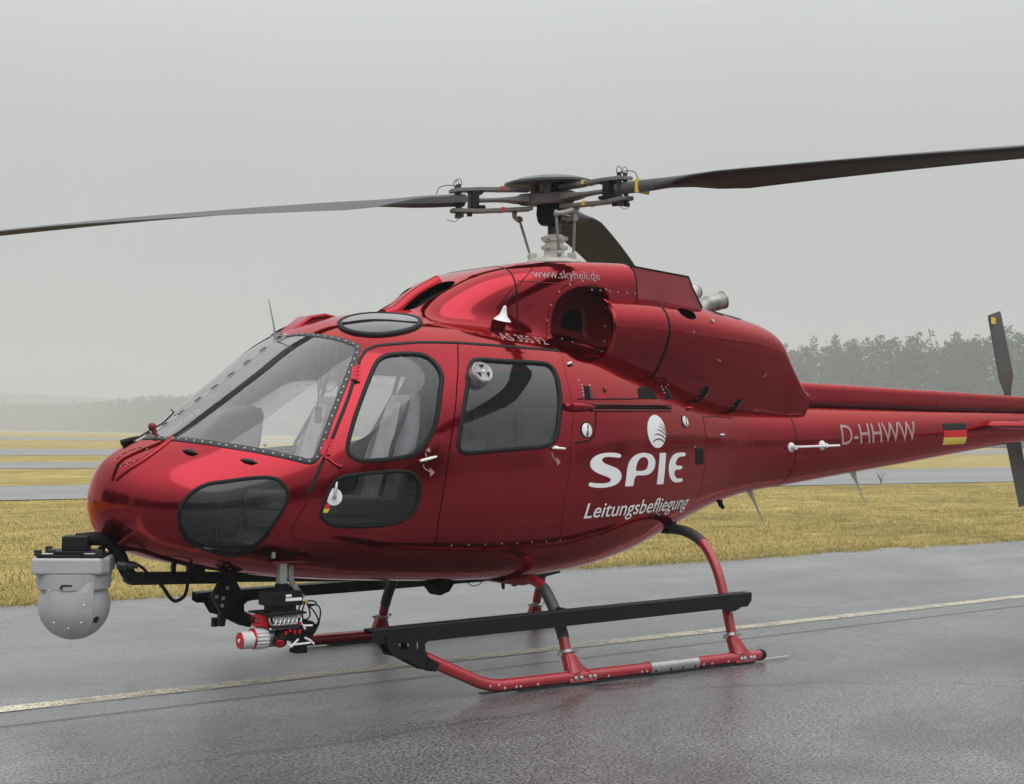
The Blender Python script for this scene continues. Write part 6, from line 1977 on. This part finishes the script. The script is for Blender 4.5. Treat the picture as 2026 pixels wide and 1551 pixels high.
for a, b_ in ((-2.335, .545), (-2.36, .49), (-2.40, .50), (-2.365, .45)): mb.dome((a, -.06, b_), (0, -1, 0), .012, .6, 8)
tpart(mb, 'bracket_bolt', M['steel'])
mb = MB(); mb.tube(curve([(-2.74, -.045, .605), (-2.70, -.05, .555), (-2.67, -.05, .512), (-2.636, -.05, .490), (-2.592, -.05, .508), (-2.573, -.05, .546), (-2.567, -.05, .60), (-2.55, -.04, .66)], 40), .010, 8)
mb.tube(curve([(-2.94, -.03, .70), (-2.88, -.045, .705), (-2.82, -.05, .67), (-2.78, -.045, .62), (-2.74, -.045, .605)], 24), .008, 8)
mb.tube(curve([(-2.35, -.065, .63), (-2.31, -.07, .58), (-2.28, -.07, .51)], 12), .006, 6)
tpart(mb, 'turret_cable', M['rubber'])

# ================================================================ survey sensor rig under the belly
RG = empty('sensor_rig', (-2.27, -.57, .45), 'red white and black survey sensor rig on a short post under the helicopter belly', 'sensor rig')
def rpart(mb, name, m, **k):
    mb.v = [(a, b_ - .27, c_) for a, b_, c_ in mb.v]     # the post stands off to port of the centre line
    return mb.build(name, m, RG, **k)
def rx(u): return -2.2735 + .00304 * (u - 560)
def rz(v): return .7163 - .00265 * (v - 1115)
def rbox(u0, v0, u1, v1, y0, y1): return ((rx((u0 + u1) / 2), (y0 + y1) / 2, rz((v0 + v1) / 2)), (abs(rx(u1) - rx(u0)), y1 - y0, abs(rz(v1) - rz(v0))))
mb = MB(); mb.prism([(-.09, 0), (.12, 0), (.12, .012), (-.09, .012)], (rx(562), -.36, rz(1113)), (1, 0, 0), (0, 0, 1), (0, .12, 0)); rpart(mb, 'belly_plate', M['red_dark'])
mb = MB(); mb.box((rx(558), -.3, rz(1133)), (.046, .046, .13)); rpart(mb, 'rig_post', M['steel'], bevel=.006)
mb = MB(); mb.lathe([(.034, 0), (.038, .005), (.038, .04), (.034, .045)], (rx(559), -.3, rz(1171)), (0, 0, 1), 18); rpart(mb, 'post_collar', M['matt'])
mb = MB(); c, s = rbox(524, 1168, 586, 1196, -.38, -.24); mb.box(c, s); c, s = rbox(531, 1196, 577, 1208, -.36, -.26); mb.box(c, s); rpart(mb, 'electronics_box', M['black'], bevel=.004)
mb = MB(); c, s = rbox(552, 1173, 563, 1178, -.383, -.381); mb.box(c, s); c, s = rbox(552, 1180, 583, 1186, -.383, -.381); mb.box(c, s); rpart(mb, 'white_label', M['white'], smooth=False)
mb = MB()
for u in (555, 573): mb.cyl((rx(u), -.33, rz(1197)), (rx(u), -.33, rz(1207)), .018, 10)
rpart(mb, 'red_isolator', M['red_anod'])
for u0, u1, v in ((512, 590, 1208), (524, 583, 1234)):
    mb = MB(); c, s = rbox(u0, v, u1, v + 4, -.40, -.20); mb.box(c, s); rpart(mb, 'rig_plate', M['black'], bevel=.002)
# wire-rope isolators between the two plates: row of loops
mb = MB()
for i, u in enumerate(np.linspace(530, 578, 7)):
    for yy in (-.37, -.23):
        mb.tube([(rx(u) + .020 * math.cos(a), yy + .02 * math.sin(a) * .4, rz(1221) + .030 * math.sin(a)) for a in np.linspace(0, 2 * PI, 14, endpoint=False)], .0065, 6, closed=True)
rpart(mb, 'wire_rope_isolator', M['steel'])
mb = MB(); c, s = rbox(540, 1216, 570, 1226, -.34, -.26); mb.box(c, s); rpart(mb, 'isolator_bar', M['black'])
mb = MB(); c, s = rbox(511, 1212, 526, 1234, -.36, -.28); mb.box(c, s); c, s = rbox(503, 1212, 512, 1216, -.35, -.29); mb.box(c, s); c, s = rbox(503, 1229, 512, 1234, -.35, -.29); mb.box(c, s); c, s = rbox(519, 1234, 524, 1240, -.36, -.3); mb.box(c, s)
rpart(mb, 'red_bracket', M['red_anod'], bevel=.003)
# scanner: ribbed white drums with red end faces, axis pointing forward
for cx, rad, ln, rimr in ((471, .045, .062, .047), (501, .058, .070, .060)):
    c = np.array([rx(cx), -.32 if cx > 480 else -.36, rz(1257)])
    mb = MB()
    if cx > 480:
        V, F = [], []; nt = 72
        for xx in (0, ln):
            for k in range(nt):
                a = 2 * PI * k / nt; r_ = rad * (1.0 if k % 4 < 2 else .90)
                V.append(c + np.array([xx, r_ * math.cos(a), r_ * math.sin(a)]))
        F = [(k, (k + 1) % nt, nt + (k + 1) % nt, nt + k) for k in range(nt)] + [tuple(range(nt)), tuple(range(nt, 2 * nt))]
        mb.add(V, F)
    else:
        mb.lathe([(rad - .003, 0), (rad, .004)] + [(rad * (1 if i % 2 else .965), .008 + i * .004) for i in range(14)] + [(rad, ln), (rad * .5, ln + .002)], c, (1, 0, 0), 36)
    rpart(mb, 'scanner_drum', M['drum'], angle=30)
    mb = MB(); mb.lathe([(rad * .92, -.004), (rad * .92, .003), (rad * .3, .0035)] if 0 else [(.00005, -.005), (rad * .90, -.005), (rad * .96, .001)], c, (1, 0, 0), 28); rpart(mb, 'red_cap', M['red_anod'])
    mb = MB(); mb.lathe([(.00005, -.010), (.010, -.010), (.010, -.004)], c, (1, 0, 0), 12); rpart(mb, 'cap_boss', M['white_part'] if cx < 480 else M['matt'])
mb = MB(); mb.cyl((rx(495), -.35, rz(1257)), (rx(503), -.35, rz(1257)), .022, 14); mb.cyl((rx(520), -.32, rz(1257)), (rx(548), -.30, rz(1258)), .052, 24); rpart(mb, 'scanner_core', M['steel'])
# black inspection lens pointing down, red face
ax = np.array([-.35, -.62, -.55]); ax /= np.linalg.norm(ax)
c = np.array([rx(546), -.36, rz(1258)])
mb = MB(); mb.lathe([(.034, -.06), (.036, 0), (.036, .035), (.030, .04)], c, ax, 24); rpart(mb, 'lens_barrel', M['black'])
mb = MB(); mb.lathe([(.026, .041), (.024, .044), (.00005, .045)], c, ax, 20); rpart(mb, 'lens_face', M['red_anod'])
mb = MB(); mb.box((rx(572), -.29, rz(1252)), (.12, .09, .075)); mb.box((rx(560), -.32, rz(1244)), (.05, .04, .03)); rpart(mb, 'scanner_body', M['black'], bevel=.006)
mb = MB(); c = np.array([rx(606), -.28, rz(1252)]); mb.box(c, (.085, .10, .11), np.array(Matrix.Rotation(R(28), 3, 'Y'))); rpart(mb, 'camera_box', M['matt'], bevel=.008)
mb = MB(); mb.prism([(-.035, 0), (.035, 0), (.028, .05), (-.025, .05)], (rx(595), -.33, rz(1294)), (1, 0, 0), (0, 0, 1), (0, .08, 0)); rpart(mb, 'camera_hood', M['matt'], bevel=.004)
mb = MB()
for pts in ([(540, 1254), (552, 1265), (563, 1276)], [(563, 1276), (577, 1262)], [(563, 1272), (600, 1271)], [(590, 1260), (600, 1266), (608, 1274)], [(522, 1238), (576, 1237)], [(586, 1236), (604, 1237)], [(580, 1228), (590, 1243)]):
    mb.tube([(rx(u), -.385, rz(v)) for u, v in pts], .006, 6)
rpart(mb, 'rig_strut', M['white_part'])
mb = MB()
for u, v in ((579, 1232), (579, 1247), (560, 1243), (569, 1247), (552, 1248)): mb.box((rx(u), -.385, rz(v)), (.016, .014, .022))
rpart(mb, 'connector', M['red_anod'], bevel=.002)
# hose from the belly and the loops of cable below the yellow tie
mb = MB()
mb.tube(curve([(rx(573), -.30, rz(1120)), (rx(574), -.30, rz(1145)), (rx(583), -.30, rz(1165)), (rx(600), -.30, rz(1185))], 20), .010, 8); mb.tube(curve([(rx(578), -.30, rz(1120)), (rx(579), -.30, rz(1145)), (rx(588), -.30, rz(1163)), (rx(603), -.30, rz(1183))], 20), .007, 8)
rpart(mb, 'grey_hose', M['rod'])
mb = MB(); mb.ball((rx(606), -.30, rz(1193)), .011, 12, 8); rpart(mb, 'yellow_tie', M['yellow'])
mb = MB()
for pts in ([(605, 1193), (594, 1198), (588, 1212), (590, 1226), (598, 1230), (610, 1224), (614, 1212), (608, 1198)], [(605, 1193), (598, 1210), (597, 1224), (600, 1232), (612, 1232), (620, 1236)], [(606, 1193), (618, 1192), (624, 1198), (616, 1202), (607, 1197)], [(608, 1198), (620, 1212), (628, 1230), (630, 1240)], [(612, 1199), (628, 1202), (632, 1214), (633, 1238), (626, 1250), (620, 1256)], [(588, 1226), (592, 1232), (604, 1236)]):
    mb.tube(curve([np.array([rx(u), -.30 - .01 * (k % 3), rz(v)]) for k, (u, v) in enumerate(pts)], 36), .0045, 6)
rpart(mb, 'cable_loop', M['rubber'])
mb = MB(); mb.box((rx(622), -.30, rz(1241)), (.05, .012, .008)); rpart(mb, 'cable_bar', M['matt'])
